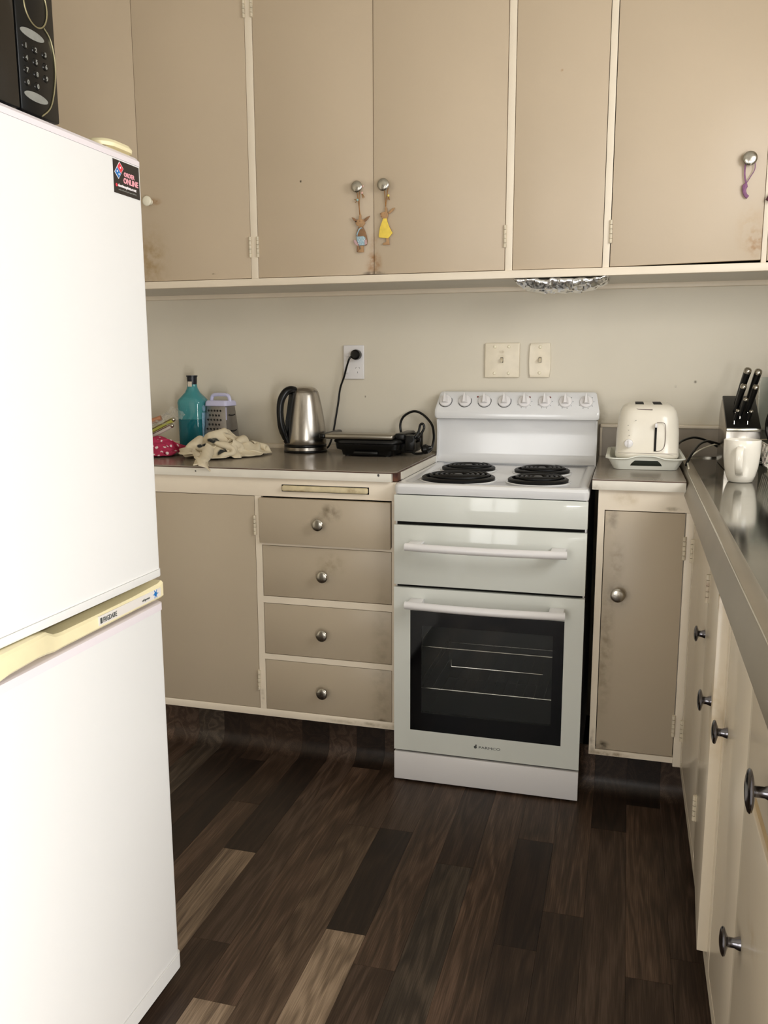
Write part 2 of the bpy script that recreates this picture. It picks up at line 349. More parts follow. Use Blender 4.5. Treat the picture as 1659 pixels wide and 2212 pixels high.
def thing(name, label, cat, loc=(0, 0, 0), group=None):
    o = bpy.data.objects.new(name, None); COL.objects.link(o); o.location = loc; o.empty_display_size = 0.05
    o['label'] = label; o['category'] = cat
    if group: o['group'] = group
    return o
def tag(o, label, cat, group=None):
    o['label'] = label; o['category'] = cat
    if group: o['group'] = group
    return o
def B(): return bmesh.new()
def bx(name, m, parent, *a, bev=0.0, **k):
    bm = B(); box(bm, *a, bev=bev); return obj(name, bm, m, parent, **k)
def lettering(name, text, size, m, parent, origin, right, upv, depth=0.0006, ax='LEFT', stretch=1.0, bold=0.0):
    """flat print laid on a surface; origin = left end of the base line"""
    cu = bpy.data.curves.new(name, 'FONT'); cu.body = text; cu.size = size; cu.extrude = depth / 2; cu.align_x = ax; cu.offset = bold
    cu.resolution_u = 2
    o = bpy.data.objects.new('temp', cu); COL.objects.link(o)
    me = bpy.data.meshes.new_from_object(o); bpy.data.objects.remove(o)
    right = Vector(right).normalized(); upv = Vector(upv).normalized(); n = right.cross(upv)
    w = Vector((0, 0, 0)); p = parent
    while p is not None: w += p.location; p = p.parent
    for v in me.vertices: v.co = Vector(origin) - w + right * v.co.x * stretch + upv * v.co.y + n * v.co.z
    me.materials.clear(); me.materials.append(m); me.name = name
    q = bpy.data.objects.new(name, me); COL.objects.link(q); q.parent = parent
    return q

# ------------------------------------------------------------------ room shell
XL, XR, YF, ZC = -1.60, 1.42, -4.60, 2.50
def struct(name, bm, m, parent=None):
    return obj(name, bm, m, parent, kind='structure')
floor = bpy.data.objects.new('floor', None); COL.objects.link(floor); floor['kind'] = 'structure'
bm = B(); box(bm, XL, XR, YF, 0, -0.06, -0.004); obj('subfloor', bm, m_dark, floor)
PW = 0.0915; PX0 = -0.056
known = {-5: [(-.645, 'd', 'k')], -4: [(-.9, 'd', 'm')], -3: [(-1.131, 'k', 't')], -2: [(-.30, 'd', 'd'), (-1.472, None, 'd')], -1: [(-.608, 'k', 'm'), (-1.638, None, 't')],
         0: [(-.935, 'd', 'w')], 1: [(-.93, 'd', 'k'), (-1.368, None, 't')], 2: [(-.3, 'd', 'm'), (-1.46, None, 'd')], 3: [(-1.052, 'd', 'g')], 4: [(-.2, 'd', 'm'), (-1.75, None, 'm')],
         5: [(-.885, 'm', 'k'), (-1.32, None, 'd')], 6: [(-1.178, 'm', 'd')], 7: [(-.78, 'k', 'd')], 8: [(-.627, 'k', 'm'), (-1.35, None, 'd')], 9: [(-.5, 'k', 'd')]}
KY = -0.555   # kickboard plane
def plank(xa, xb, ya, yb, tone):
    """ya nearer the camera, yb farther; rides up a cove onto the kickboard where a cabinet stands"""
    bm = B(); g = 0.00025; top = random.uniform(0.0, 0.0004)
    cove = (yb > KY - 0.001) and not (xa > -0.01 and xb < 0.57) and xa < 0.80
    prof = [(ya + g, top)]
    if cove and ya < KY - .04:
        R = 0.045
        prof += [(KY - R, top)] + [(KY - R + R * math.sin(t * PI / 12), top + R - R * math.cos(t * PI / 12)) for t in range(1, 7)] + [(KY, 0.135)]
    else: prof += [(yb - g, top)]
    lo = [(y + (0.0 if i == 0 else 0.0), z - 0.004) if i == 0 or z <= top + 1e-6 else (y + 0.004, z) for i, (y, z) in enumerate(prof)]
    A = [bm.verts.new((xa + g, y, z)) for y, z in prof]; C = [bm.verts.new((xb - g, y, z)) for y, z in prof]
    D = [bm.verts.new((xa + g, y, z)) for y, z in lo]; E = [bm.verts.new((xb - g, y, z)) for y, z in lo]
    n = len(A)
    for i in range(n - 1):
        bm.faces.new((A[i], A[i + 1], C[i + 1], C[i])); bm.faces.new((D[i], E[i], E[i + 1], D[i + 1]))
        bm.faces.new((A[i], D[i], D[i + 1], A[i + 1])); bm.faces.new((C[i], C[i + 1], E[i + 1], E[i]))
    bm.faces.new((A[0], C[0], E[0], D[0])); bm.faces.new((A[-1], D[-1], E[-1], C[-1]))
    obj('plank', bm, PL[tone], floor, ang=60)
for k in range(-17, 16):
    xa, xb = PX0 + PW * k, PX0 + PW * (k + 1)
    xa, xb = max(xa, XL), min(xb, XR)
    if xb - xa < .005: continue
    cuts = [0.0]; tones = []
    rr = random.Random(k * 7 + 3)
    pick = lambda: rr.choice('kdddmmgw')
    if k in known:
        for (y, a, b_) in known[k]:
            cuts.append(y)
            if a: tones.append(a)
            tones.append(b_)
    else:
        cuts.append(-rr.uniform(.2, 1.1)); tones += [pick(), pick()]
    y = cuts[-1]
    while y > YF:
        y -= rr.uniform(.75, 1.0); cuts.append(max(y, YF)); 
        if len(tones) < len(cuts) - 1: tones.append(pick())
    for i in range(len(cuts) - 1):
        if cuts[i] - cuts[i + 1] > .01: plank(xa, xb, cuts[i + 1], cuts[i], tones[i])

bm = B(); box(bm, XL - .1, XR + .1, 0, .1, -.06, ZC); struct('wall_back', bm, m_wall)
bm = B(); box(bm, XL - .1, XL, YF, 0, -.06, ZC); struct('wall_left', bm, m_wall)
WY0, WY1, WZ0, WZ1 = -2.75, -0.95, 1.12, 2.12
bm = B()
DY0, DY1, DZ1 = -4.18, -3.22, 2.03
box(bm, XR, XR + .1, YF, DY0, -.06, ZC); box(bm, XR, XR + .1, DY0, DY1, DZ1, ZC); box(bm, XR, XR + .1, DY0, DY1, -.06, -.002)
box(bm, XR, XR + .1, DY1, WY0, -.06, ZC); box(bm, XR, XR + .1, WY1, 0, -.06, ZC)
box(bm, XR, XR + .1, WY0, WY1, -.06, WZ0); box(bm, XR, XR + .1, WY0, WY1, WZ1, ZC)
struct('wall_right', bm, m_wall)
FX0, FX1 = -0.80, 0.40
bm = B()
box(bm, XL - .1, FX0, YF - .1, YF, -.06, ZC); box(bm, FX1, XR + .1, YF - .1, YF, -.06, ZC); box(bm, FX0, FX1, YF - .1, YF, -.06, -.002); box(bm, FX0, FX1, YF - .1, YF, 2.05, ZC)
struct('wall_front', bm, m_wall)
bm = B(); box(bm, XL - .1, XR + .1, YF - .1, .1, ZC, ZC + .08); struct('ceiling', bm, m_ceil)
def window(name, p0, p1, z0, z1, axis, pos):
    w = bpy.data.objects.new(name, None); COL.objects.link(w); w['kind'] = 'structure'
    w.location = (pos, (p0 + p1) / 2, z0) if axis == 'x' else ((p0 + p1) / 2, pos, z0)
    def b(bm, a0, a1, c0, c1, t):
        if axis == 'x': box(bm, pos - t, pos + t, a0, a1, c0, c1, bev=.003)
        else: box(bm, a0, a1, pos - t, pos + t, c0, c1, bev=.003)
    for a in ((p0, p0 + .05, z0, z1), (p1 - .05, p1, z0, z1), (p0 + .05, p1 - .05, z0, z0 + .05), (p0 + .05, p1 - .05, z1 - .05, z1), ((p0 + p1) / 2 - .025, (p0 + p1) / 2 + .025, z0 + .05, z1 - .05)):
        bm = B(); b(bm, *a, .025); obj('window_frame', bm, m_frame, w)
    m = bpy.data.materials.get('pane_glass')
    if m is None:
        m = bpy.data.materials.new('pane_glass'); m.use_nodes = True; nt = m.node_tree; nt.nodes.remove(nt.nodes['Principled BSDF'])
        t = nt.nodes.new('ShaderNodeBsdfTransparent'); g = nt.nodes.new('ShaderNodeBsdfGlossy'); g.inputs['Roughness'].default_value = 0.02
        mx = nt.nodes.new('ShaderNodeMixShader'); mx.inputs[0].default_value = 0.07
        nt.links.new(t.outputs[0], mx.inputs[1]); nt.links.new(g.outputs[0], mx.inputs[2]); nt.links.new(mx.outputs[0], nt.nodes['Material Output'].inputs[0])
    for a0, a1 in ((p0 + .05, (p0 + p1) / 2 - .025), ((p0 + p1) / 2 + .025, p1 - .05)):
        bm = B()
        if axis == 'x': box(bm, pos - .002, pos + .002, a0, a1, z0 + .05, z1 - .05)
        else: box(bm, a0, a1, pos - .002, pos + .002, z0 + .05, z1 - .05)
        obj('window_pane', bm, m, w)
window('window_1', WY0, WY1, WZ0, WZ1, 'x', XR + .06)
window('door_1', DY0, DY1, .0, DZ1, 'x', XR + .06)
window('added_rear_door', FX0, FX1, .0, 2.05, 'y', YF - .05)  # unseen glazed opening added for the rear fill lamp
bm = B(); box(bm, -1.55, 1.42, -.016, 0, 1.474, 1.4925, bev=.003); struct('trim_1', bm, m_trim)

# ------------------------------------------------------------------ small builders
def knob(name, parent, c, axis, r=.0175, l=.024, m=None):
    bm = B(); lathe(bm, [(0, 0), (.0095, 0), (.0085, .004), (.0068, .008), (.0068, l - .008), (r * .7, l - .0055), (r * .97, l - .0035), (r, l - .0015), (r * .93, l + .0002), (r * .7, l + .0018), (r * .4, l + .0028), (0, l + .0032)], c, axis, 24)
    return obj(name, bm, m or m_knob, parent, ang=50)
def hinge(parent, x, y, z0, z1, axis='y', d=1):
    """butt hinge; barrel proud of the face; axis y: face looks to -y, axis x: face looks to -x"""
    bm = B(); n = 5; h = (z1 - z0) / n
    for i in range(n):
        c = (x, y - .004, z0 + i * h + .0006) if axis == 'y' else (x - .004, y, z0 + i * h + .0006)
        cyl(bm, c, 'z', .0042, h - .0012, 10)
    if axis == 'y': box(bm, x - .0045, x + .0045, y - .0015, y + .001, z0, z1)
    else: box(bm, x - .0015, x + .001, y - .0045, y + .0045, z0, z1)
    return obj('hinge', bm, m_hinge, parent)

# ------------------------------------------------------------------ wall cupboards along the top
YU = -.322
wc = thing('wall_cabinet', 'run of taupe flush-door wall cupboards with cream frame above the worktop', 'cabinet', (0, YU, 1.488))
bm = B(); box(bm, -1.59, 1.415, YU + .02, -.002, 1.4935, 1.505); box(bm, -1.59, 1.415, -.02, -.002, 1.505, 2.49)
obj('carcass', bm, m_cavity, wc)
bm = B(); box(bm, -1.59, 1.415, YU - .006, YU + .018, 1.488, 1.5105, bev=.0012); obj('ledge', bm, m_trim, wc)
bm = B(); box(bm, -1.59, 1.415, YU, YU + .018, 2.47, 2.495); obj('top_rail', bm, m_trim, wc)
bm = B(); box(bm, -1.59, 1.415, YU + .018, -.002, 1.4895, 1.4932); obj('underside', bm, m_rot, wc)
for a, b_ in ((-.5668, -.5425), (.2585, .2798), (.543, .5622), (.9715, .985)):
    bx('stile', m_trim, wc, a, b_, YU, YU + .018, 1.5105, 2.47, bev=.001)
ZT = 2.469
def udoor(x0, x1, zb0=1.5125, zb1=1.5125, dy=0.0):
    bm = B(); prism(bm, [(x0, zb0), (x1, zb1), (x1, ZT), (x0, ZT)], 'xz', YU + .0005 - dy, YU + .0175 - dy, bev=.001)
    return obj('door', bm, m_door_up, wc)
d = udoor(-1.58, -.9640, dy=-.0006)
d0 = udoor(-.9620, -.5682); d1 = udoor(-.5408, -.1512); d2 = udoor(-.1493, .2570, dy=.003); d3 = udoor(.2812, .5415, dy=-.0015); d4 = udoor(.5642, .9700, 1.5125, 1.5185, dy=.002)
d5 = udoor(.9862, 1.40, 1.516, 1.513)
hinge(d0, -.5675, YU, 1.577, 1.642); hinge(d1, -.5415, YU, 1.577, 1.642); hinge(d2, .2577, YU - .002, 1.577, 1.642); hinge(d4, .5635, YU, 1.578, 1.643)
hinge(d0, -.5675, YU, 2.295, 2.36); hinge(d1, -.5415, YU, 2.295, 2.36)
knob('knob', d0, (-.9235, YU, 1.768), '-y', m=m_bisque, r=.0165)
knob('knob', d1, (-.199, YU, 1.773), '-y'); knob('knob', d2, (-.114, YU - .002, 1.774), '-y', r=.0185); knob('knob', d4, (.924, YU, 1.785), '-y', r=.019)
knob('knob', d5, (1.02, YU, 1.70), '-y')

# ------------------------------------------------------------------ base cupboard left of the stove
YC = -.605
bc = thing('base_cabinet', 'taupe base cupboard with four drawers between fridge and stove', 'cabinet', (-.4, YC, .133))
bm = B(); box(bm, -1.59, -.006, -.58, -.01, .136, .15); box(bm, -1.59, -.006, -.03, -.01, .15, .89); box(bm, -.020, -.006, YC + .02, -.03, .15, .89); box(bm, -.447, -.437, YC + .02, -.03, .15, .89)
obj('carcass', bm, m_cavity, bc)
bx('top_rail', m_trim, bc, -1.59, -.004, YC, YC + .019, .842, .897, bev=.001)
bx('bottom_rail', m_trim, bc, -1.59, -.004, YC, YC + .019, .135, .1585, bev=.001)
bx('stile', m_trim, bc, -.4515, -.4315, YC, YC + .019, .1585, .842)
bx('stile', m_trim, bc, -.0185, -.004, YC, YC + .019, .1585, .842)
for z0, z1 in ((.6905, .702), (.5075, .5285), (.3245, .3420)):
    bx('rail', m_trim, bc, -.4315, -.0185, YC, YC + .019, z0, z1)
dl = bx('door', m_door_low, bc, -.830, -.4535, YC + .001, YC + .018, .160, .8405, bev=.001)
hinge(dl, -.4522, YC, .721, .782); hinge(dl, -.4522, YC, .222, .286)
dl2 = bx('door', m_door_low, bc, -1.22, -.834, YC + .001, YC + .018, .160, .8405, bev=.001)
for (x0, x1, z0, z1, dy, kx, kz) in ((-.434, -.0205, .6985, .8375, .012, -.238, .766), (-.4300, -.0200, .530, .6890, 0, -.231, .605), (-.4300, -.0200, .3435, .5060, 0, -.235, .421), (-.4300, -.0200, .160, .3230, 0, -.237, .235)):
    dr = bx('drawer', m_door_low, bc, x0, x1, YC + .001 - dy, YC + .018 - dy * .3, z0, z1, bev=.0015)
    knob('knob', dr, (kx, YC - dy, kz), '-y', r=.018)
bm = B(); box(bm, -.3585, -.0895, YC - .012, YC + .004, .8605, .8775, bev=.005, seg=3); 
bb = obj('pull_out_board', bm, m_oldcream, bc, label='chipped cream front of a pull-out bread board')
bx('board_slot', m_dark, bc, -.361, -.087, YC - .0012, YC + .002, .8585, .8795)

# worktop left
wt = thing('worktop', 'grey-brown laminate worktop with white painted edging, left of the stove', 'worktop', (-.8, -.3, .898))
bm = B(); prism(bm, [(-1.595, -.616), (-.016, -.616), (-.003, -.600), (-.003, -.002), (-1.595, -.002)], 'xy', .9255, .9285)
obj('laminate_top', bm, m_lam, wt)
bm = B(); prism(bm, [(-1.595, -.6185), (-.016, -.6185), (-.0012, -.600), (-.0012, -.003), (-1.595, -.003)], 'xy', .9235, .9255)
obj('laminate_edge', bm, m_lamedge, wt)
bm = B(); prism(bm, [(-1.595, -.60), (-.006, -.60), (-.003, -.596), (-.003, -.01), (-1.595, -.01)], 'xy', .899, .9233); obj('core', bm, m_woodedge, wt)
bx('front_edging', m_edge, wt, -1.595, -.0165, -.6175, -.6005, .8985, .9235, bev=.0008)
bx('end_edging', m_edge, wt, -.0030, .0008, -.560, -.075, .9000, .9225)
bm = B(); prism(bm, [(-.002, .9285), (-.024, .9285), (-.024, .932), (-.019, .9415), (-.014, .944), (-.002, .944)], 'yz', -1.595, -.03); obj('back_bead', bm, m_trim, wt)

# ------------------------------------------------------------------ narrow base cupboard right of the stove
nb = thing('base_cabinet', 'narrow taupe base cupboard with one door, right of the stove', 'cabinet', (.69, YC, .123))
bm = B(); box(bm, .566, .80, -.58, -.01, .126, .14); box(bm, .566, .578, -.585, -.01, .14, .89); box(bm, .566, .80, -.03, -.01, .14, .89)
obj('carcass', bm, m_cavity, nb)
bx('top_rail', m_trim, nb, .5655, .817, YC, YC + .019, .842, .8975)
bx('bottom_rail', m_trim, nb, .5655, .7945, YC, YC + .019, .131, .1475)
bx('stile', m_trim, nb, .5655, .5832, YC, YC + .019, .1475, .842)
bx('stile', m_trim, nb, .7945, .8170, YC, YC + .019, .120, .842, bev=.002)
nd = bx('door', m_door_low, nb, .5852, .7925, YC + .0015, YC + .018, .1495, .8395, bev=.001)
knob('knob', nd, (.627, YC, .609), '-y', r=.0195); hinge(nd, .7935, YC, .714, .778); hinge(nd, .7915, YC, .211, .273)
wt2 = thing('worktop', 'small grey laminate worktop under the toaster tray, right of the stove', 'worktop', (.68, -.3, .898))
bx('laminate_top', m_lam, wt2, .5480, .7890, -.616, -.014, .9255, .9285)
bx('laminate_edge', m_lamedge, wt2, .5478, .7895, -.6178, -.004, .9238, .9255)
bx('core', m_woodedge, wt2, .549, .789, -.60, -.014, .8985, .9236)
bx('front_edging', m_edge, wt2, .5480, .7895, -.6175, -.6005, .8985, .9238, bev=.0008)
us = thing('upstand', 'low taupe upstand with a cream cap along the wall behind the toaster', 'upstand', (.98, -.01, .93))
bx('board', mat('upstand_paint', '#a3988a', 0.4, var=.04), us, .546, 1.415, -.013, -.001, .9286, 1.024)
bx('cap', m_trim, us, .546, 1.415, -.019, -.001, 1.024, 1.0355, bev=.003)
bx('end_strip', m_trim, us, .546, .5535, -.0175, -.0135, .9286, 1.024)
bx('stained_edge', m_lamedge, us, .5445, .546, -.017, -.001, .9286, 1.034)

# ------------------------------------------------------------------ stainless bench on the right
sb = thing('sink_bench', 'stainless steel bench top with raised rim along the right side', 'bench', (1.1, -1.5, .885))
def bxf(y): return .803 + (y) * (.016 / 2.1)          # front line drifts with y
ys = [0 - .022, -.6, -1.2, -1.8, -2.4, -2.65]
bm = B()
prof = lambda y: [(bxf(y) - .010, .885), (bxf(y) - .0125, .889), (bxf(y) - .002, .934), (bxf(y), .9375), (bxf(y) + .003, .9385), (bxf(y) + .021, .9365), (bxf(y) + .026, .9345), (bxf(y) + .030, .930)]
R = [[bm.verts.new((x, y, z)) for x, z in prof(y)] for y in ys]
for A, C in zip(R, R[1:]):
    for i in range(len(A) - 1): bm.faces.new((A[i], A[i + 1], C[i + 1], C[i]))
lower = [[bm.verts.new((x + .0012, y, z - .002)) for x, z in prof(y)] for y in ys]
for A, C in zip(lower, lower[1:]):
    for i in range(len(A) - 1): bm.faces.new((A[i], C[i], C[i + 1], A[i + 1]))
obj('rim', bm, m_rim, sb)
bm = B(); tube(bm, [(bxf(y) + .0005, y, .9378) for y in ys], .0014, 6); obj('highlight_bead', bm, m_wire, sb)  # thin polished bead added so the bench lip shows a bright highlight
bm = B(); prism(bm, [(bxf(-.022) + .030, -.022), (bxf(-2.65) + .030, -2.65), (XR - .005, -2.65), (XR - .005, -.022)], 'xy', .926, .930)
obj('top_sheet', bm, m_bench, sb)
bx('back_strip', m_bench, sb, .835, XR - .005, -.022, -.0195, .926, .9345)
# cupboards under the bench
XS = .815
rc = thing('base_cabinet', 'cream painted run of base cupboards and drawers under the steel bench', 'cabinet', (XS, -1.9, .12))
bm = B(); box(bm, XS + .02, XR - .005, -2.64, -.60, .121, .135); box(bm, XR - .02, XR - .005, -2.64, -.6, .135, .88)
obj('carcass', bm, m_cavity, rc)
bx('kickboard', m_blackm, rc, XS + .05, XS + .062, -2.64, -.56, .001, .12)
bx('top_rail', m_side_paint, rc, XS, XS + .019, -2.64, -.607, .842, .884)
bx('bottom_rail', m_side_paint, rc, XS, XS + .019, -2.64, -.607, .120, .1485)
for y0, y1 in ((-.635, -.607), (-1.112, -1.088), (-1.495, -1.455), (-1.80, -1.765), (-2.42, -2.39)):
    bx('stile', m_side_paint, rc, XS, XS + .019, y0, y1, .1485, .842)
ra = bx('door', m_side_paint, rc, XS + .0005, XS + .018, -1.086, -.637, .150, .8405, bev=.001)
knob('knob', ra, (XS, -1.066, .652), '-x', r=.0175, l=.020, m=m_knobdark); hinge(ra, XS, -.636, .714, .778, 'x'); hinge(ra, XS, -.636, .211, .273, 'x')
bm = B()    # door ajar, hinged on its far side
a = math.radians(3.0)
pa = Vector((XS, -1.112)); dv = Vector((-math.sin(a), -math.cos(a))); nv = Vector((math.cos(a), -math.sin(a))); L = .352
q = [pa, pa + dv * L, pa + dv * L + nv * .019, pa + nv * .019]
prism(bm, [(v.x, v.y) for v in q], 'xy', .166, .842, bev=.001)
rb = obj('door', bm, m_side_paint, rc)
knob('knob', rb, (XS - .016, -1.42, .635), '-x', r=.0195, l=.021, m=m_knobdark); hinge(rb, XS, -1.112, .735, .797, 'x'); hinge(rb, XS, -1.112, .236, .296, 'x')
rd = bx('door', m_side_paint, rc, XS + .0005, XS + .018, -1.7635, -1.497, .150, .8405, bev=.001)
knob('knob', rd, (XS, -1.535, .625), '-x', r=.020, l=.022, m=m_knobdark)
bx('rail', m_rail_tan, rc, XS + .001, XS + .018, -2.39, -1.80, .655, .690)
r1 = bx('drawer', m_side_paint, rc, XS - .004, XS + .014, -2.388, -1.802, .686, .836, bev=.002)
knob('knob', r1, (XS - .004, -1.985, .745), '-x', r=.026, l=.026, m=m_knobdark)
r2 = bx('drawer', m_side_paint, rc, XS - .004, XS + .014, -2.388, -1.802, .150, .658, bev=.002)
knob('knob', r2, (XS - .004, -1.845, .452), '-x', r=.0195, l=.024, m=m_knobdark)
bx('door', m_side_paint, rc, XS + .0005, XS + .018, -2.63, -2.422, .150, .8405, bev=.001)

# ------------------------------------------------------------------ stove
st = thing('stove', 'white freestanding electric stove with four black coil rings', 'stove', (.27, -.34, 0))
YS = -.654
bm = B()
box(bm, .004, .536, -.600, -.592, .09, .868); box(bm, .002, .008, -.63, -.03, .012, .870, bev=.001); box(bm, .532, .538, -.63, -.03, .012, .870, bev=.001)
box(bm, .008, .532, -.036, -.03, .012, .870); box(bm, .008, .532, -.63, -.036, .82, .826)
# hole for the oven in the front frame is made by omitting the central sheet
bm.free(); bm = B()
box(bm, .002, .008, -.632, -.03, .012, .870); box(bm, .532, .538, -.632, -.03, .012, .870); box(bm, .008, .532, -.036, -.03, .012, .870)
box(bm, .008, .532, -.632, -.05, .58, .585); box(bm, .008, .532, -.632, -.625, .585, .870); box(bm, .008, .532, -.632, -.05, .10, .105)
obj('body', bm, m_whitep, st)
bx('front_shadow_gap', m_dark, st, .006, .534, -.6335, -.6325, .585, .871)
bm = B()
loft(bm, [(.001, .541, YS + .006, -.03, .014, .8715), (.000, .542, YS + .002, -.03, .016, .880), (.000, .542, YS + .001, -.03, .018, .893), (.004, .538, YS + .006, -.03, .020, .9005), (.012, .530, YS + .016, -.035, .022, .9030),
          (.026, .516, YS + .034, -.075, .024, .9020), (.034, .508, YS + .046, -.085, .028, .8950)], n=6)
obj('hob', bm, m_white, st)
bx('fascia', m_glassw, st, .001, .541, YS + .002, YS + .016, .7925, .8690, bev=.002)
gd = bx('grill_door', m_glassw, st, .001, .541, YS, YS + .016, .6075, .7825, bev=.002)
bm = B()   # oven door with window opening
z0, z1, wx0, wx1, wz0, wz1 = .0995, .5990, .050, .489, .166, .533
for a in ((.001, wx0, z0, z1), (wx1, .541, z0, z1), (wx0, wx1, z0, wz0), (wx0, wx1, wz1, z1)): box(bm, a[0], a[1], YS, YS + .016, a[2], a[3])
od = obj('oven_door', bm, m_glassw, st)
bm = B()
for a in ((wx0, .083, wz0, wz1), (.459, wx1, wz0, wz1), (.083, .459, wz0, .2215), (.083, .459, .4885, wz1)): box(bm, a[0], a[1], YS + .0005, YS + .0155, a[2], a[3])
obj('window_border', bm, m_blackgl, od)
bx('window_pane', m_ovenglass, od, .083, .459, YS + .0005, YS + .004, .2215, .4885)
bm = B()
for (x0, x1, y0, y1, a0, a1) in ((.05, .056, -.63, -.10, .13, .56), (.484, .49, -.63, -.10, .13, .56), (.05, .49, -.106, -.10, .13, .56), (.05, .49, -.63, -.10, .124, .130), (.05, .49, -.63, -.10, .56, .566)): box(bm, x0, x1, y0, y1, a0, a1)
obj('oven_liner', bm, m_oven_in, st)
for zr, cnt in ((.408, 0), (.279, 14)):
    bm = B(); tube(bm, [(.058, -.60, zr), (.482, -.60, zr)], .0022, 8); tube(bm, [(.058, -.16, zr), (.482, -.16, zr)], .0022, 8)
    tube(bm, [(.058, -.60, zr), (.058, -.16, zr)], .0018, 6); tube(bm, [(.482, -.60, zr), (.482, -.16, zr)], .0018, 6)
    for i in range(cnt):
        x = .075 + i * .030; tube(bm, [(x, -.604, zr + .0035), (x, -.16, zr + .0035)], .0012, 6)
    obj('oven_rack', bm, m_wire, st)
bm = B(); tube(bm, [(.135, -.46, .325), (.135, -.46, .302), (.418, -.46, .302), (.418, -.46, .325)], .0018, 6); obj('rack_handle', bm, m_wire, st)
def bar_handle(parent, z, sag):
    bm = B(); P = [(.046 + .446 * t, -.700 - .0 * t, z - sag * 4 * t * (1 - t)) for t in [i / 12 for i in range(13)]]
    P = [(x, y - .014 * 4 * ((x - .046) / .446) * (1 - (x - .046) / .446), zz) for x, y, zz in P]
    tube(bm, P, .0112, 14)
    for x0, x1 in ((.052, .092), (.448, .488)):
        box(bm, x0, x1, -.698, YS + .001, z - .007, z + .010, bev=.002)
    return obj('handle', bm, m_whitep, parent, ang=50)
bar_handle(gd, .7295, 0.0); bar_handle(od, .560, 0.0)
bx('plinth', m_whitep, st, .001, .541, YS - .001, YS + .015, .006, .0925, bev=.002)
for x0, y0 in ((.03, -.6), (.47, -.6), (.03, -.1), (.47, -.1)): bx('foot', m_black, st, x0, x0 + .04, y0, y0 + .04, .0005, .012)
lettering('logo', 'PARMCO', .0105, m_ink, od, (.2550, YS - .0004, .1310), (1, 0, 0), (0, 0, 1), stretch=1.5)
bm = B(); lathe(bm, [(0, 0), (.0045, 0), (.0045, .0004), (0, .0004)], (.246, YS - .0001, .1340), '-y', 16); lathe(bm, [(0, 0), (.0022, 0), (.0022, .0004), (0, .0004)], (.248, YS - .0001, .1400), '-y', 12); obj('emblem', bm, m_ink, od)
# splashback and control console
bm = B()
pr = [(-.032, .8712)] + [(-.100 + .030 * math.sin(i * PI / 12), .9045 + .030 - .030 * math.cos(i * PI / 12)) for i in range(0, 7)] + [(-.066, .98), (-.066, 1.01), (-.070, 1.035), (-.078, 1.050), (-.032, 1.050)]
prism(bm, pr, 'yz', .006, .534)
obj('splashback', bm, m_white, st)
for x0, x1 in ((.001, .006), (.534, .539)):
    bm = B(); prism(bm, [(-.032, .9), (-.098, .9), (-.080, .93), (-.073, .98), (-.073, 1.01), (-.082, 1.048), (-.032, 1.048)], 'yz', x0, x1); obj('end_panel', bm, m_white, st)
bm = B()
cp = [(-.030, 1.0505), (-.088, 1.0505), (-.0935, 1.053), (-.095, 1.060), (-.0945, 1.072), (-.091, 1.080), (-.060, 1.136), (-.053, 1.141), (-.030, 1.141)]
A = []
for xk, ins in ((-.004, .004), (-.0005, .0008), (.006, 0), (.534, 0), (.5405, .0008), (.544, .004)):
    row = []
    for (y, z) in cp:
        cy, cz = -.06, 1.095; s = 1 - ins / .04
        tin = max(0, (z - 1.08) / .06) * .012
        xx = xk + (tin if xk < .27 else -tin)
        row.append(bm.verts.new((xx, cy + (y - cy) * s if ins else y, cz + (z - cz) * s if ins else z)))
    A.append(row)
for P_, Q in zip(A, A[1:]):
    for i in range(len(P_)): bm.faces.new((P_[i], P_[(i + 1) % len(P_)], Q[(i + 1) % len(P_)], Q[i]))
bm.faces.new(A[0]); bm.faces.new(A[-1][::-1])
co = obj('control_panel', bm, m_white, st, ang=40)
sl = Vector((0, .031, .056)).normalized(); nrm = Vector((0, -.056, .031)).normalized()
cbase = Vector((0, -.0745, 1.1100))
bm = B(); a0 = .0
for i in range(8):
    x = .030 + i * .0672; c = Vector((x, cbase.y, cbase.z)) + nrm * .0003
    bm = B(); lathe(bm, [(0, 0), (.0215, 0), (.0215, .003), (.020, .006), (.017, .007), (0, .0075)], c, nrm, 28)
    b0 = c + nrm * .007
    # pointed grip rising from the dial: a wedge tapering upwards along the slope
    o2 = []
    for (dx, ds, dn) in ((-.0115, -.010, 0), (.0115, -.010, 0), (.0075, .010, 0), (.0022, .020, 0), (-.0022, .020, 0), (-.0075, .010, 0)):
        o2.append(b0 + Vector((dx, 0, 0)) + sl * ds + nrm * dn)
    tp = [b0 + Vector((dx, 0, 0)) + sl * ds + nrm * dn for (dx, ds, dn) in ((-.0045, -.012, .014), (.0045, -.012, .014), (.003, .008, .018), (.001, .019, .019), (-.001, .019, .019), (-.003, .008, .018))]
    a_ = [bm.verts.new(p) for p in o2]; c_ = [bm.verts.new(p) for p in tp]
    for k in range(6): bm.faces.new((a_[k], a_[(k + 1) % 6], c_[(k + 1) % 6], c_[k]))
    bm.faces.new(c_); bm.faces.new(a_[::-1])
    kn = obj('knob', bm, m_whitep, st, ang=30)
    bm = B()
    if i < 4:
        u = Vector((1, 0, 0)); P_ = [c + nrm * .0005 + (u * math.cos(t) + sl * math.sin(t)) * .0228 for t in [math.radians(-160 + 185 * j / 24) for j in range(25)]]
        tube(bm, P_, .0008, 5)
    else:
        for t in range(-150, 60, 38):
            p = c + (Vector((1, 0, 0)) * math.cos(math.radians(t)) + sl * math.sin(math.radians(t))) * .0245
            lathe(bm, [(0, 0), (.0012, 0), (.0012, .0005), (0, .0005)], p, nrm, 8)
    obj('dial_marking', bm, m_ink if i > 3 else m_black, kn)
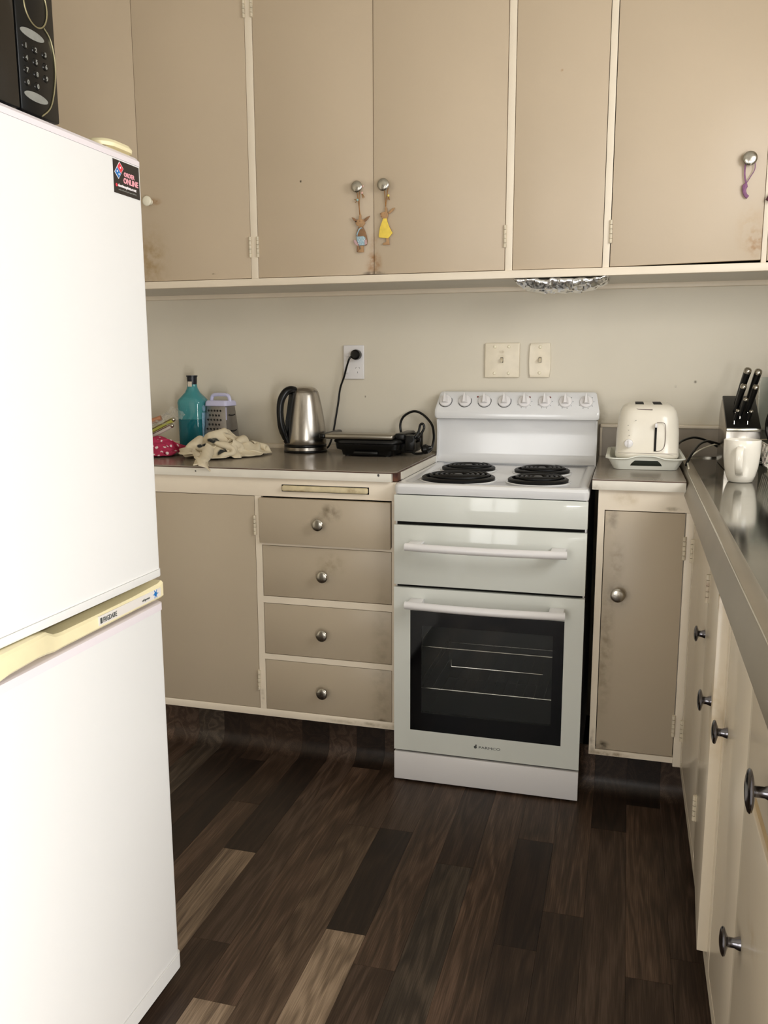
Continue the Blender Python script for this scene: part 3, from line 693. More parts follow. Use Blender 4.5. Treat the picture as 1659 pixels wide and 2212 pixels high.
for x in (.140, .315, .382):
    bm = B(); lathe(bm, [(0, 0), (.0028, 0), (.0028, .001), (.0015, .0018), (0, .002)], Vector((x, cbase.y, cbase.z)) + sl * .016, nrm, 12); obj('indicator_lamp', bm, m_red, st)
# coil rings
for (cx, cy, r) in ((.143, -.245, .080), (.156, -.490, .102), (.380, -.262, .080), (.390, -.486, .081)):
    bm = B(); zb = .8952
    lathe(bm, [(r + .012, zb - .0005), (r + .013, zb + .002), (r + .010, zb + .0035), (r + .004, zb + .002), (r * .9, zb + .0015), (r * .2, zb + .001), (0, zb + .001)], (cx, cy, 0), 'z', 40)
    bowl = obj('drip_bowl', bm, m_white, st)
    bm = B()
    if True:
        lathe(bm, [(r - .002, zb + .002), (r + .0055, zb + .002), (r + .0065, zb + .010), (r + .002, zb + .013), (r - .005, zb + .0135), (r - .006, zb + .008)], (cx, cy, 0), 'z', 40)
        lathe(bm, [(r * .95, zb + .004), (0, zb + .003)], (cx, cy, 0), 'z', 40)
    ringo = obj('burner_trim_ring', bm, m_coil, st)
    bm = B(); n = 4 if r < .09 else 5; pts = []
    turns = n; r0 = .016; tot = 40 * turns
    for j in range(tot + 1):
        t = j / 40 * 2 * PI; rad = r0 + (r - .011 - r0) * j / tot
        pts.append((cx + rad * math.cos(t + 1), cy + rad * math.sin(t + 1), zb + .0155))
    tube(bm, pts, .0042, 8); obj('coil', bm, m_coil, ringo)
    bm = B(); lathe(bm, [(0, 0), (.013, 0), (.013, .006), (.010, .0075), (0, .008)], (cx, cy, zb + .011), 'z', 20); obj('centre_cap', bm, m_coilc, ringo)

# ------------------------------------------------------------------ fridge
fr = thing('fridge', 'white two-door fridge freezer with a yellowed cream handle band', 'fridge', (-.53, -1.9, 0))
XF = -.198; FY1 = -1.597; FY0 = -2.20
bm = B(); box(bm, -.86, XF - .065, FY0 + .004, FY1 - .004, .035, 1.582, bev=.006); obj('body', bm, m_fridge, fr)
bm = B(); loft(bm, [(XF - .062, XF, FY0, FY1, .008, .8615), (XF - .062, XF, FY0, FY1, .010, 1.5725)], n=4); ud = obj('upper_door', bm, m_fridge, fr)
bm = B(); loft(bm, [(XF - .064, XF + .001, FY0 - .001, FY1 + .001, .012, 1.5728), (XF - .064, XF + .001, FY0 - .001, FY1 + .001, .012, 1.581), (XF - .060, XF - .004, FY0 + .003, FY1 - .003, .010, 1.5865)], n=4); obj('door_cap', bm, m_fridgetrim, ud)
bm = B(); loft(bm, [(XF - .060, XF + .0015, FY0 - .001, FY1 + .001, .010, .8475), (XF - .062, XF + .0025, FY0 - .001, FY1 + .002, .012, .850), (XF - .062, XF + .0025, FY0 - .001, FY1 + .002, .012, .8612)], n=4); obj('door_foot_trim', bm, m_fridge, ud)
bm = B(); loft(bm, [(XF - .062, XF, FY0, FY1, .008, .064), (XF - .062, XF, FY0, FY1, .010, .782)], n=4); ld = obj('lower_door', bm, m_fridge, fr)
bm = B(); loft(bm, [(XF - .062, XF + .002, FY0 - .001, FY1 + .002, .012, .7825), (XF - .062, XF + .002, FY0 - .001, FY1 + .002, .012, .796), (XF - .058, XF - .002, FY0, FY1, .010, .798)], n=4); obj('door_cap', bm, m_fridgetrim, ld)
bm = B(); loft(bm, [(XF - .055, XF - .012, FY0 + .01, FY1 - .022, .010, .018), (XF - .062, XF + .002, FY0 - .001, FY1 + .006, .012, .030), (XF - .062, XF + .002, FY0 - .001, FY1 + .006, .012, .0625)], n=4); obj('kick_trim', bm, m_fridge, fr)
bx('handle_recess', m_olive, fr, XF - .050, XF - .030, FY0, FY1 - .004, .798, .846)
# handle band: straight bar that swells and dips where the hand grips
bm = B(); rows = []
pts = [(FY1 - .0005, .8055, .8380, .003), (-1.612, .8055, .8350, .004), (-1.70, .8055, .8315, .004), (-1.80, .8050, .8305, .004), (-1.90, .8045, .8300, .004), (-1.922, .8050, .8330, .006), (-1.945, .8090, .8440, .010), (-1.975, .8130, .8458, .016), (-2.04, .8120, .8458, .020), (-2.12, .800, .8458, .022), (FY0, .800, .8458, .018)]
for (y, za, zb_, bulge) in pts:
    x1 = XF + bulge; x0 = XF - .030
    rows.append([bm.verts.new(p) for p in ((x0, y, za), (x1 - .004, y, za), (x1, y, za + .004), (x1, y, zb_ - .004), (x1 - .004, y, zb_), (x0, y, zb_))])
for P_, Q in zip(rows, rows[1:]):
    for i in range(6): bm.faces.new((P_[i], P_[(i + 1) % 6], Q[(i + 1) % 6], Q[i]))
bm.faces.new(rows[0]); bm.faces.new(rows[-1][::-1])
hb = obj('handle_band', bm, m_cream, fr, ang=40)
bx('badge_strip', m_silver, hb, XF + .0035, XF + .0046, -1.808, FY1 - .012, .8115, .8275, label='pale silver badge strip on the handle band')
lettering('lettering', 'FRIGIDAIRE', .0125, m_ink, hb, (XF + .0050, -1.7955, .8148), (0, 1, 0), (0, 0, 1), stretch=.64)
bx('emblem', m_ink, hb, XF + .0047, XF + .0051, -1.8035, -1.7975, .8145, .8240)
bm = B(); lathe(bm, [(0, 0), (.0045, 0), (.0045, .0005), (0, .0005)], (XF + .0046, -1.628, .8195), 'x', 14)
for a in range(6):
    q = a * PI / 3; tube(bm, [(XF + .0048, -1.628, .8195), (XF + .0048, -1.628 + .0085 * math.cos(q), .8195 + .0085 * math.sin(q))], .0008, 4)
obj('snowflake_mark', bm, m_stkblue, hb)
lettering('small_lettering', 'refrigerator', .006, m_ink, hb, (XF + .0050, -1.675, .8165), (0, 1, 0), (0, 0, 1), stretch=.95)
bm = B(); loft(bm, [(XF - .060, XF - .004, -1.694, -1.600, .027, 1.592), (XF - .061, XF - .003, -1.695, -1.599, .028, 1.5975), (XF - .057, XF - .007, -1.690, -1.604, .025, 1.603), (XF - .045, XF - .018, -1.675, -1.618, .013, 1.6065)], n=8)
box(bm, XF - .048, XF - .014, -1.68, -1.61, 1.5866, 1.592)
obj('hinge_cap', bm, m_cream, fr)
# gap seal lines
bx('gasket', m_gasket, fr, XF - .064, XF - .0625, FY0 + .005, FY1 - .006, .07, 1.57)
# round foot
for y in (FY1 - .05, FY0 + .05):
    for x in (XF - .10, -.82):
        bm = B(); cyl(bm, (x, y, .0005), 'z', .018, .036, 14); obj('foot', bm, m_black, fr)
# sticker on the upper door
sk = thing('sticker', 'small black advert sticker with red and blue tile logo on fridge corner', 'sticker', (XF, -1.64, 1.543))
SX_ = XF + .0008
bm = B()
nY = 14; top = []; bot = []
for i in range(nY + 1):
    y = -1.6865 + (.0875) * i / nY; top.append((y, 1.5700)); bot.append((y, 1.5170))
for (a_, b_) in zip(zip(top, bot), list(zip(top, bot))[1:]):
    pass
box(bm, XF + .0002, SX_, -1.6862, -1.6080, 1.5172, 1.5702)
obj('backing', bm, m_stk, sk)
def diamond(c, s, dirs, m, x=0.0):
    bm = B(); a = math.radians(dirs); u = Vector((0, math.cos(a), math.sin(a))); v = Vector((0, -math.sin(a), math.cos(a)))
    P_ = [Vector((SX_ + x, c[0], c[1])) + u * i * s[0] / 2 + v * j * s[1] / 2 for i, j in ((-1, -1), (1, -1), (1, 1), (-1, 1))]
    A = [bm.verts.new(p) for p in P_]; C = [bm.verts.new(p + Vector((.0003, 0, 0))) for p in P_]
    bm.faces.new(A); bm.faces.new(C[::-1])
    for i in range(4): bm.faces.new((A[i], A[(i + 1) % 4], C[(i + 1) % 4], C[i]))
    return bm
cy_, cz_ = -1.6700, 1.5545
A_ = math.radians(50); u_ = Vector((math.cos(A_), math.sin(A_)))
obj('logo_border', diamond((cy_, cz_), (.0245, .0150), 50, None), m_stkwhite, sk)
obj('logo_red', diamond((cy_ + u_.x * .0058, cz_ + u_.y * .0058), (.0105, .0132), 50, None, .0004), m_stkred, sk)
obj('logo_blue', diamond((cy_ - u_.x * .0058, cz_ - u_.y * .0058), (.0105, .0132), 50, None, .0004), m_stkblue, sk)
bm = B(); v_ = Vector((-math.sin(A_), math.cos(A_)))
for (a_, b_) in ((.0058, 0), (-.0058, .0032), (-.0058, -.0032)):
    p = Vector((cy_, cz_)) + u_ * a_ + v_ * b_; lathe(bm, [(0, 0), (.0016, 0), (.0016, .0003), (0, .0003)], (SX_ + .0008, p.x, p.y), 'x', 12)
obj('logo_dot', bm, m_stkwhite, sk)
lettering('lettering', 'ORDER', .0098, m_stkpink, sk, (SX_ + .0003, -1.6560, 1.5475), (0, 1, 0), (0, 0, 1), stretch=1.0, bold=.0003)
lettering('lettering', 'ONLINE', .0125, m_stkpink, sk, (SX_ + .0003, -1.6580, 1.5365), (0, 1, 0), (0, 0, 1), stretch=1.0, bold=.0004)
lettering('lettering', 'dominospizza.co.nz', .0066, m_stkwhite, sk, (SX_ + .0003, -1.6750, 1.5285), (0, 1, 0), (0, 0, 1), stretch=1.07, bold=.0002)
lettering('lettering', 'order online for pick up or delivery', .0036, m_mwprint, sk, (SX_ + .0003, -1.6740, 1.5228), (0, 1, 0), (0, 0, 1), stretch=1.05)
bm = B(); lathe(bm, [(0, 0), (.0028, 0), (.0028, .0003), (0, .0003)], (SX_ + .0002, -1.6795, 1.5300), 'x', 14); obj('pink_dot', bm, m_stkred, sk)

# microwave on the fridge
mw = thing('microwave', 'black microwave oven with keypad standing on top of the fridge', 'microwave', (-.4, -2.05, 1.587))
XM = -.205
bx('body', m_black, mw, -.55, XM - .012, -2.26, -1.8125, 1.592, 1.865, bev=.004)
bx('control_panel', m_black, mw, XM - .012, XM, -1.8965, -1.8105, 1.591, 1.866, bev=.003)
bx('door', m_blackgl, mw, XM - .012, XM, -2.26, -1.8985, 1.591, 1.866, bev=.003)
for y in (-2.2, -1.86):
    for x in (-.5, -.26):
        bm = B(); cyl(bm, (x, y, 1.5866), 'z', .012, .006, 12); obj('foot', bm, m_black, mw)
bm = B(); tube(bm, [(XM + .0006, -1.853, 1.5925), (XM + .0006, -1.830, 1.612), (XM + .0006, -1.817, 1.650), (XM + .0006, -1.8155, 1.680), (XM + .0006, -1.8225, 1.705), (XM + .0006, -1.836, 1.7165)], .0011, 6, sm=6)
obj('trim_line', bm, m_mwline, mw)
bm = B(); tube(bm, [(XM + .0006, -1.852 + .0255 * math.cos(t), 1.742 + .0300 * math.sin(t)) for t in [i * 2 * PI / 36 for i in range(36)]], .0011, 6, closed=True); obj('display_ring', bm, m_mwline, mw)
for (cy0, cz0) in ((-1.863, 1.6985), (-1.863, 1.6150)):
    bm = B(); lathe(bm, [(0, 0), (.026, 0), (.026, .0006), (0, .0006)], (0, 0, 0), 'x', 28)
    for v in bm.verts: v.co = Vector((XM + v.co.x, cy0 + v.co.y, cz0 + v.co.z * .24))
    obj('oval_button', bm, m_mwprint, mw)
for r_ in range(4):
    for c_ in range(3):
        if r_ == 3 and c_ == 2: continue
        y = -1.8805 + c_ * .0215; z = 1.6795 - r_ * .0162
        txt = ['1', '2', '3', '4', '5', '6', '7', '8', '9', '0', '0'][r_ * 3 + c_]
        bm = B(); lathe(bm, [(0, 0), (.0068, 0), (.0060, .0012), (0, .0016)], (0, 0, 0), 'x', 14)
        for v in bm.verts: v.co = Vector((XM + v.co.x, y + v.co.y, z + v.co.z * .8))
        kb = obj('key', bm, m_black, mw)
        lettering('digit', txt, .0085, m_mwprint, kb, (XM + .0021, y - .0026, z - .0030), (0, 1, 0), (0, 0, 1), bold=.0003)

# ------------------------------------------------------------------ wall fittings
so = thing('power_outlet', 'white double power outlet on the wall above the sandwich press', 'power outlet', (-.32, 0, 1.24))
bm = B(); box(bm, -.3585, -.2815, -.0105, -.0005, 1.182, 1.302, bev=.003, seg=3); obj('plate', bm, m_whitep, so)
for zc in (1.268, 1.212):
    bx('rocker', m_whitep, so, -.3535, -.338, -.0125, -.0100, zc - .007, zc + .007, bev=.001)
    bm = B(); y = -.0108
    for (dx, dz, a) in ((-.0065, .010, .5), (.0065, .010, -.5), (0, -.006, 0)):
        v = box(bm, -.0007, .0007, y, y + .001, -.003, .003); T(bm, v, Matrix.Translation((-.305 + dx, 0, zc + dz)) @ Matrix.Rotation(a, 4, 'Y'))
    obj('socket_slots', bm, m_ink, so)
bx('grey_mark', m_ink, so, -.3515, -.342, -.0128, -.0126, 1.2005, 1.2012)
def plate_switch(label, x0, x1, z0, z1, caps, sw, bev, group=None, bow=False):
    t = thing('light_switch', label, 'light switch', ((x0 + x1) / 2, 0, (z0 + z1) / 2), group)
    bm = B()
    if bow:
        n = 10; L_ = [(x0 + .003 * (abs(2 * i / n - 1) ** 2) * 1.0, z0 + (z1 - z0) * i / n) for i in range(n + 1)]; R_ = [(x1 - .003 * (abs(2 * i / n - 1) ** 2), z0 + (z1 - z0) * i / n) for i in range(n + 1)]
        prism(bm, L_ + R_[::-1], 'xz', -.010, -.0005, bev=.0015)
    else: box(bm, x0, x1, -.011, -.0005, z0, z1, bev=bev, seg=3)
    obj('plate', bm, m_switch, t)
    for (x, z) in caps:
        bm = B(); lathe(bm, [(0, 0), (.0055, 0), (.0055, .002), (.004, .0038), (0, .0045)], (x, -.0100, z), '-y', 14); obj('screw_cap', bm, m_screw, t)
    bx('toggle_slot', m_dark, t, sw[0] - .0045, sw[0] + .0045, -.0116, -.0105, sw[1] - .009, sw[1] + .009)
    bm = B(); v = box(bm, -.0035, .0035, -.014, .002, -.006, .005, bev=.001); T(bm, bm.verts, Matrix.Translation((sw[0], -.012, sw[1] + .003)) @ Matrix.Rotation(.5, 4, 'X')); obj('toggle', bm, m_switch, t)
    return t
plate_switch('square ivory switch plate with four screw caps, above the stove', .152, .271, 1.188, 1.305, [(.187, 1.292), (.235, 1.292), (.187, 1.203), (.235, 1.203)], (.211, 1.247), .004)
plate_switch('narrow ivory switch plate with two screw caps, above the stove', .304, .375, 1.189, 1.303, [(.3405, 1.290), (.3395, 1.204)], (.340, 1.247), .003, bow=True)

# ------------------------------------------------------------------ foil shade under the cupboards
def foil_shade():
    bm = B(); nx, ny = 64, 30; x0, x1, y0, y1 = .285, .560, -.318, -.165
    V = []
    for j in range(ny + 1):
        row = []
        for i in range(nx + 1):
            u = i / nx * 2 - 1; v = j / ny * 2 - 1
            x = (x0 + x1) / 2 + u * (x1 - x0) / 2; y = (y0 + y1) / 2 + v * (y1 - y0) / 2
            e = max(0, 1 - (abs(u) ** 2.6)) * max(0, 1 - abs(v) ** 3)
            p = Vector((x * 55, y * 55, 3))
            c1 = noise.cell(p * .55); d_ = noise.voronoi(p * .8)[0]
            z = 1.4870 - .036 * e ** .6 + (d_[1] - d_[0]) * .010 - .004 + noise.noise(p * .9) * .006
            jit = Vector((noise.noise(p + Vector((9, 0, 0))), noise.noise(p + Vector((0, 9, 0))), 0)) * .005
            row.append(bm.verts.new(Vector((x, y, min(z, 1.4885))) + jit))
        V.append(row)
    for j in range(ny):
        for i in range(nx): bm.faces.new((V[j][i], V[j][i + 1], V[j + 1][i + 1], V[j + 1][i]))
    bmesh.ops.triangulate(bm, faces=bm.faces)
    o = obj('foil_wrap', bm, m_foil, None, ang=8)
    s = o.modifiers.new('thick', 'SOLIDIFY'); s.thickness = .0008; s.offset = 1
    return tag(o, 'crumpled aluminium foil wrapped under the wall cupboards above the stove', 'foil')
foil_shade()

# ------------------------------------------------------------------ hangings on the cupboard knobs
YH = YU - .008
hr = thing('rabbit_ornament', 'brown wooden rabbit in blue spotted apron hanging from cupboard knob', 'ornament', (-.19, YH, 1.773))
bm = B(); tube(bm, [(-.203, YH - .002, 1.768), (-.200, YH, 1.745), (-.196, YH, 1.715), (-.194, YH, 1.690)], .0013, 6, sm=4); tube(bm, [(-.193, YH - .003, 1.768), (-.1945, YH - .001, 1.745), (-.195, YH, 1.715), (-.193, YH, 1.690)], .0013, 6, sm=4); obj('string', bm, m_raffia, hr)
for c, mm, r in (((-.200, YH - .003, 1.7355), m_bead_b, .0036), ((-.185, YH - .004, 1.7555), m_bead_p, .0038), ((-.182, YH - .004, 1.775), m_bead_p, .003)):
    bm = B(); ball(bm, c, r); obj('bead', bm, mm, hr)
bm = B()
for (a, b_) in (((-.201, 1.734), (-.210, 1.738)), ((-.201, 1.733), (-.207, 1.728)), ((-.184, 1.752), (-.178, 1.742)), ((-.186, 1.752), (-.182, 1.740))):
    tube(bm, [(a[0], YH - .002, a[1]), (b_[0], YH - .002, b_[1])], .0012, 5)
obj('raffia_bow', bm, m_raffia, hr)
def flat(name, pts, m, parent, y0, y1, bev=.0006):
    bm = B(); prism(bm, pts, 'xz', y0, y1, bev=bev); return obj(name, bm, m, parent)
def px(u, v, s=7.541, ox=700, oy=360):      # crop pixel -> x,z on the door plane
    uu = ox + u / s; vv = oy + v / s
    return (-.193 + (uu - 777) * (.059 / 39.5) * .985, 1.673 - (vv - 477) * (.093 / 67))
# photo outline points measured on the door plane, real size about 11 cm
bodyb = [px(555, 985), px(620, 960), px(660, 1040), px(690, 1130), px(700, 1200), px(690, 1275), px(640, 1285), px(600, 1290), px(545, 1200), px(515, 1120), px(530, 1040)]
flat('torso', bodyb, m_bunnyd, hr, YH - .002, YH + .003)
flat('head', [px(515, 880), px(545, 860), px(600, 850), px(650, 870), px(665, 920), px(630, 975), px(580, 980), px(525, 950), px(510, 915)], m_bunny, hr, YH - .0035, YH + .003)
flat('ear', [px(540, 870), px(510, 905), px(470, 860), px(438, 815), px(480, 825)], m_bunnyd, hr, YH - .001, YH + .002)
flat('ear', [px(630, 870), px(655, 905), px(700, 870), px(748, 805), px(700, 820)], m_bunnyd, hr, YH - .001, YH + .002)
flat('ear', [px(560, 870), px(600, 860), px(606, 800), px(590, 758), px(565, 800)], m_bunny, hr, YH - .002, YH + .001)
bm = B(); ball(bm, (*px(520, 888)[:1], YH - .005, px(520, 888)[1]), .0019, 10); obj('nose', bm, m_black, hr)
bm = B(); p = px(583, 885); ball(bm, (p[0], YH - .004, p[1]), .0011, 8); p = px(640, 885); ball(bm, (p[0], YH - .004, p[1]), .0011, 8); obj('eye', bm, m_black, hr)
ap = flat('apron', [px(520, 1130), px(570, 1135), px(640, 1130), px(672, 1160), px(660, 1280), px(570, 1280), px(535, 1210)], m_blue, hr, YH - .0042, YH - .001)
bm = B()
for (u, v) in ((550, 1160), (600, 1160), (640, 1160), (575, 1190), (620, 1195), (660, 1185), (560, 1215), (600, 1225), (640, 1210), (585, 1255), (630, 1258), (555, 1245)):
    p = px(u, v); lathe(bm, [(0, 0), (.0012, 0), (.0012, .0004), (0, .0004)], (p[0], YH - .0044, p[1]), '-y', 8)
obj('spots', bm, m_whitespot, ap)
flat('strap', [px(535, 1130), px(520, 1100), px(560, 1010), px(600, 985), px(640, 1010), px(600, 1000), px(565, 1040), px(545, 1090)], m_blue, hr, YH - .0036, YH - .0015)
flat('paw', [px(470, 1180), px(510, 1190), px(560, 1260), px(545, 1285), px(500, 1260), px(475, 1220)], m_pinkish, hr, YH - .001, YH + .002)
flat('sleeve', [px(660, 1190), px(692, 1190), px(700, 1265), px(660, 1275)], m_pinkish, hr, YH - .005, YH - .003)
flat('leg', [px(525, 1280), px(560, 1285), px(570, 1330), px(560, 1385), px(525, 1385)], m_bunnyd, hr, YH - .001, YH + .002)
flat('leg', [px(580, 1285), px(640, 1285), px(640, 1340), px(640, 1392), px(545, 1392), px(550, 1355), px(600, 1340)], m_bunny, hr, YH - .003, YH + .001)

hy = thing('rabbit_ornament', 'tan wooden rabbit in yellow dress hanging from cupboard knob', 'ornament', (-.11, YH, 1.773))
bm = B(); p0 = px(985, 380); p1 = px(1005, 690); p2 = px(1050, 380)
tube(bm, [(p0[0], YH - .003, p0[1]), (px(995, 540)[0], YH - .001, px(995, 540)[1]), (p1[0], YH, p1[1])], .0013, 6, sm=4); tube(bm, [(p2[0], YH - .003, p2[1]), (px(1020, 540)[0], YH - .001, px(1020, 540)[1]), (p1[0], YH, p1[1])], .0013, 6, sm=4)
obj('string', bm, m_raffia, hy)
bm = B(); p = px(1052, 500); ball(bm, (p[0], YH - .003, p[1]), .0038); obj('bead', bm, m_bead_y, hy)
bm = B(); p = px(1055, 515); q2 = px(1068, 570); tube(bm, [(p[0], YH - .001, p[1]), (q2[0], YH - .001, q2[1])], .0013, 5); q2 = px(1040, 560); tube(bm, [(p[0], YH - .001, p[1]), (q2[0], YH - .001, q2[1])], .0013, 5); obj('raffia_bow', bm, m_raffia, hy)
flat('head', [px(925, 770), px(960, 760), px(1000, 750), px(1040, 770), px(1045, 820), px(1030, 870), px(970, 865), px(950, 855), px(925, 830)], m_bunny, hy, YH - .003, YH + .003)
flat('ear', [px(995, 760), px(1035, 760), px(1030, 700), px(1010, 665), px(990, 700)], m_bunny, hy, YH - .002, YH + .002)
flat('ear', [px(1040, 770), px(1065, 790), px(1130, 740), px(1158, 695), px(1120, 700)], m_bunny, hy, YH - .001, YH + .002)
bm = B(); p = px(930, 785); ball(bm, (p[0], YH - .003, p[1]), .0024, 10); p = px(940, 825); ball(bm, (p[0], YH - .003, p[1]), .002, 10); p = px(988, 788); ball(bm, (p[0], YH - .0035, p[1]), .001, 8); obj('face_marks', bm, m_bunnyd, hy)
flat('torso', [px(975, 860), px(1025, 860), px(1040, 950), px(1100, 1050), px(1080, 1080), px(960, 1050)], m_bunny, hy, YH - .001, YH + .003)
flat('dress', [px(968, 862), px(1025, 862), px(1035, 925), px(1065, 1010), px(1122, 1100), px(1065, 1160), px(1050, 1185), px(985, 1175), px(900, 1165), px(893, 1130), px(915, 1000)], m_yellow, hy, YH - .0045, YH - .0012)
flat('leg', [px(1005, 1178), px(1060, 1180), px(1055, 1240), px(1070, 1285), px(955, 1285), px(960, 1255), px(1015, 1245), px(1020, 1210)], m_bunny, hy, YH - .002, YH + .002)

pr_ = thing('ribbon_loop', 'purple ribbon loop hanging from the right cupboard knob', 'ribbon', (.922, YH, 1.78))
bm = B(); tube(bm, [(.9150, YH - .004, 1.778), (.9135, YH - .002, 1.755), (.9155, YH - .002, 1.735), (.9195, YH - .002, 1.722)], .0022, 6, sm=5); tube(bm, [(.938, YH - .004, 1.778), (.939, YH - .002, 1.758), (.930, YH - .002, 1.740), (.9195, YH - .002, 1.722)], .0012, 6, sm=5); obj('loop', bm, m_pur, pr_)
bm = B(); tube(bm, [(.919, YH - .002, 1.722), (.915, YH - .002, 1.706), (.919, YH - .002, 1.692), (.926, YH - .002, 1.685)], [.003, .005, .0075, .006, .0055, .005], 8, sm=4); obj('knot_end', bm, m_pur, pr_)
o = thing('ribbon_loop', 'dark plum ribbon at the far right edge of the cupboards', 'ribbon', (.985, YH, 1.69))
bm = B(); tube(bm, [(1.016, YH - .006, 1.698), (1.000, YH - .006, 1.692), (.986, YH - .006, 1.685), (.978, YH - .004, 1.672)], [.004, .006, .008, .009, .009, .008], 8, sm=4); obj('band', bm, m_plum, o)

# ------------------------------------------------------------------ kettle
ZT_ = .9287
kt = thing('kettle', 'brushed steel electric kettle with black handle, left of the sandwich press', 'kettle', (-.466, -.125, ZT_))
kx, ky = -.466, -.125
bm = B(); lathe(bm, [(0, 0), (.074, 0), (.077, .003), (.077, .006), (.075, .0085), (0, .0085)], (kx, ky, ZT_), 'z', 40); obj('base_foot', bm, m_black, kt)
bm = B(); lathe(bm, [(.070, .0085), (.0765, .009), (.0765, .0195), (.072, .020)], (kx, ky, ZT_), 'z', 40); obj('power_base', bm, m_steel, kt)
bm = B(); lathe(bm, [(0, .0195), (.073, .020), (.0755, .023), (.0755, .027), (.073, .029), (0, .029)], (kx, ky, ZT_), 'z', 40); obj('black_ring', bm, m_black, kt)
bm = B(); lathe(bm, [(.0725, .029), (.0745, .032), (.0742, .05), (.0715, .085), (.0665, .125), (.0595, .165), (.0520, .200), (.0490, .210), (.0470, .2125), (.045, .213)], (kx, ky, ZT_), 'z', 48); kb_ = obj('body', bm, m_steel, kt, ang=60)
bm = B(); lathe(bm, [(.0475, .2125), (.0455, .216), (.038, .224), (.024, .2285), (0, .230)], (kx, ky, ZT_), 'z', 40); obj('lid', bm, m_steel, kt, ang=60)
bm = B()
D = Vector((-.60, -.80, 0)).normalized()
def kp(r, z): return Vector((kx, ky, ZT_)) + D * r + Vector((0, 0, z))
tube(bm, [kp(.036, .219), kp(.058, .219), kp(.078, .210), (kp(.095, .185)), kp(.101, .150), kp(.099, .110), kp(.092, .080), kp(.082, .055), kp(.074, .038)],
     [.010, .0115, .0125, .0135, .0140, .0138, .0138, .0138, .0138, .0136, .0136, .0134, .0130, .0128, .0126, .0124, .0122, .0122, .0122, .0122, .0124, .0128, .0130, .0130, .0130, .0130, .012, .0115], 12, sm=4)
hh = obj('handle', bm, m_black, kt, ang=60)
bm = B()      # black strip on the body behind the grip
for (ra, za, rb_, zb_) in ((.0725, .034, .0685, .115), (.0685, .115, .051, .208)):
    P_ = [Vector((-D.y, D.x, 0)) * s_ for s_ in (-.012, .012)]
    q = [kp(ra + .0035, za) + P_[0], kp(ra + .0035, za) + P_[1], kp(rb_ + .0045, zb_) + P_[1], kp(rb_ + .0045, zb_) + P_[0]]
    q2 = [p - D * .012 for p in q]
    A = [bm.verts.new(p) for p in q]; C = [bm.verts.new(p) for p in q2]; bm.faces.new(A); bm.faces.new(C[::-1])
    for i in range(4): bm.faces.new((A[i], A[(i + 1) % 4], C[(i + 1) % 4], C[i]))
obj('handle_strip', bm, m_black, kt)
bm = B(); p = kp(.0865, .045); box(bm, p.x - .006, p.x + .008, p.y - .003, p.y + .003, p.z - .003, p.z + .003, bev=.001); obj('switch', bm, m_steel, hh)
bm = B(); p = kp(.046, .226); ball(bm, p, .0055, 10); obj('lid_button', bm, m_black, hh)
bm = B(); D2 = -D
sp = [Vector((kx, ky, ZT_)) + D2 * r + Vector((0, 0, z)) for r, z in ((.048, .207), (.062, .209))]
prism(bm, [(kx + D2.x * .044 - D2.y * .016, ky + D2.y * .044 + D2.x * .016), (kx + D2.x * .060, ky + D2.y * .060), (kx + D2.x * .044 + D2.y * .016, ky + D2.y * .044 - D2.x * .016)], 'xy', ZT_ + .188, ZT_ + .209, bev=.002); obj('spout', bm, m_steel, kt)

bm = B(); lathe(bm, [(0, 0), (.0135, 0), (.0175, .004), (.0185, .016), (.0175, .028), (.012, .034), (0, .0355)], (-.305, -.0112, 1.268), '-y', 24); obj('plug', bm, m_black, kt)
bm = B(); tube(bm, [(-.318, -.036, 1.264), (-.327, -.040, 1.252), (-.338, -.036, 1.225), (-.350, -.030, 1.190), (-.366, -.026, 1.150), (-.374, -.026, 1.10), (-.382, -.030, 1.05), (-.392, -.036, .99), (-.402, -.045, .950), (-.415, -.052, .9345), (-.440, -.058, .9340)], .0036, 8, sm=5); obj('cord', bm, m_black, kt)

# ------------------------------------------------------------------ sandwich press
gp = thing('sandwich_press', 'black sandwich press with brushed steel lid bar, left of the stove', 'sandwich press', (-.21, -.15, ZT_))
bm = B(); loft(bm, [(-.296, -.118, -.232, -.040, .02, ZT_ + .004), (-.300, -.112, -.235, -.035, .022, ZT_ + .020), (-.318, -.095, -.238, -.030, .028, ZT_ + .024), (-.322, -.090, -.240, -.028, .03, ZT_ + .042)], n=5); obj('base', bm, m_black, gp)
for (x, y) in ((-.28, -.21), (-.14, -.21), (-.28, -.06), (-.14, -.06)):
    bm = B(); cyl(bm, (x, y, ZT_ + .0002), 'z', .009, .0045, 12); obj('foot', bm, m_blackm, gp)
bx('drip_tray', m_black, gp, -.250, -.165, -.243, -.20, ZT_ + .006, ZT_ + .018, bev=.003)
bm = B(); loft(bm, [(-.322, -.090, -.240, -.028, .03, ZT_ + .044), (-.328, -.086, -.240, -.026, .032, ZT_ + .049), (-.326, -.088, -.236, -.028, .03, ZT_ + .056), (-.315, -.100, -.225, -.040, .03, ZT_ + .0600)], n=5); ldp = obj('lid', bm, m_black, gp)
bm = B(); box(bm, -.352, -.112, -.2465, -.150, ZT_ + .0575, ZT_ + .0755, bev=.0075, seg=4); obj('steel_cover', bm, m_steelh, ldp)
bm = B(); box(bm, -.373, -.351, -.244, -.05, ZT_ + .0575, ZT_ + .0755, bev=.0075, seg=4); obj('handle_end', bm, m_black, ldp)
bm = B(); box(bm, -.113, -.080, -.215, -.06, ZT_ + .055, ZT_ + .0775, bev=.005, seg=3); box(bm, -.082, -.050, -.205, -.175, ZT_ + .020, ZT_ + .072, bev=.004); box(bm, -.082, -.050, -.095, -.065, ZT_ + .020, ZT_ + .072, bev=.004)
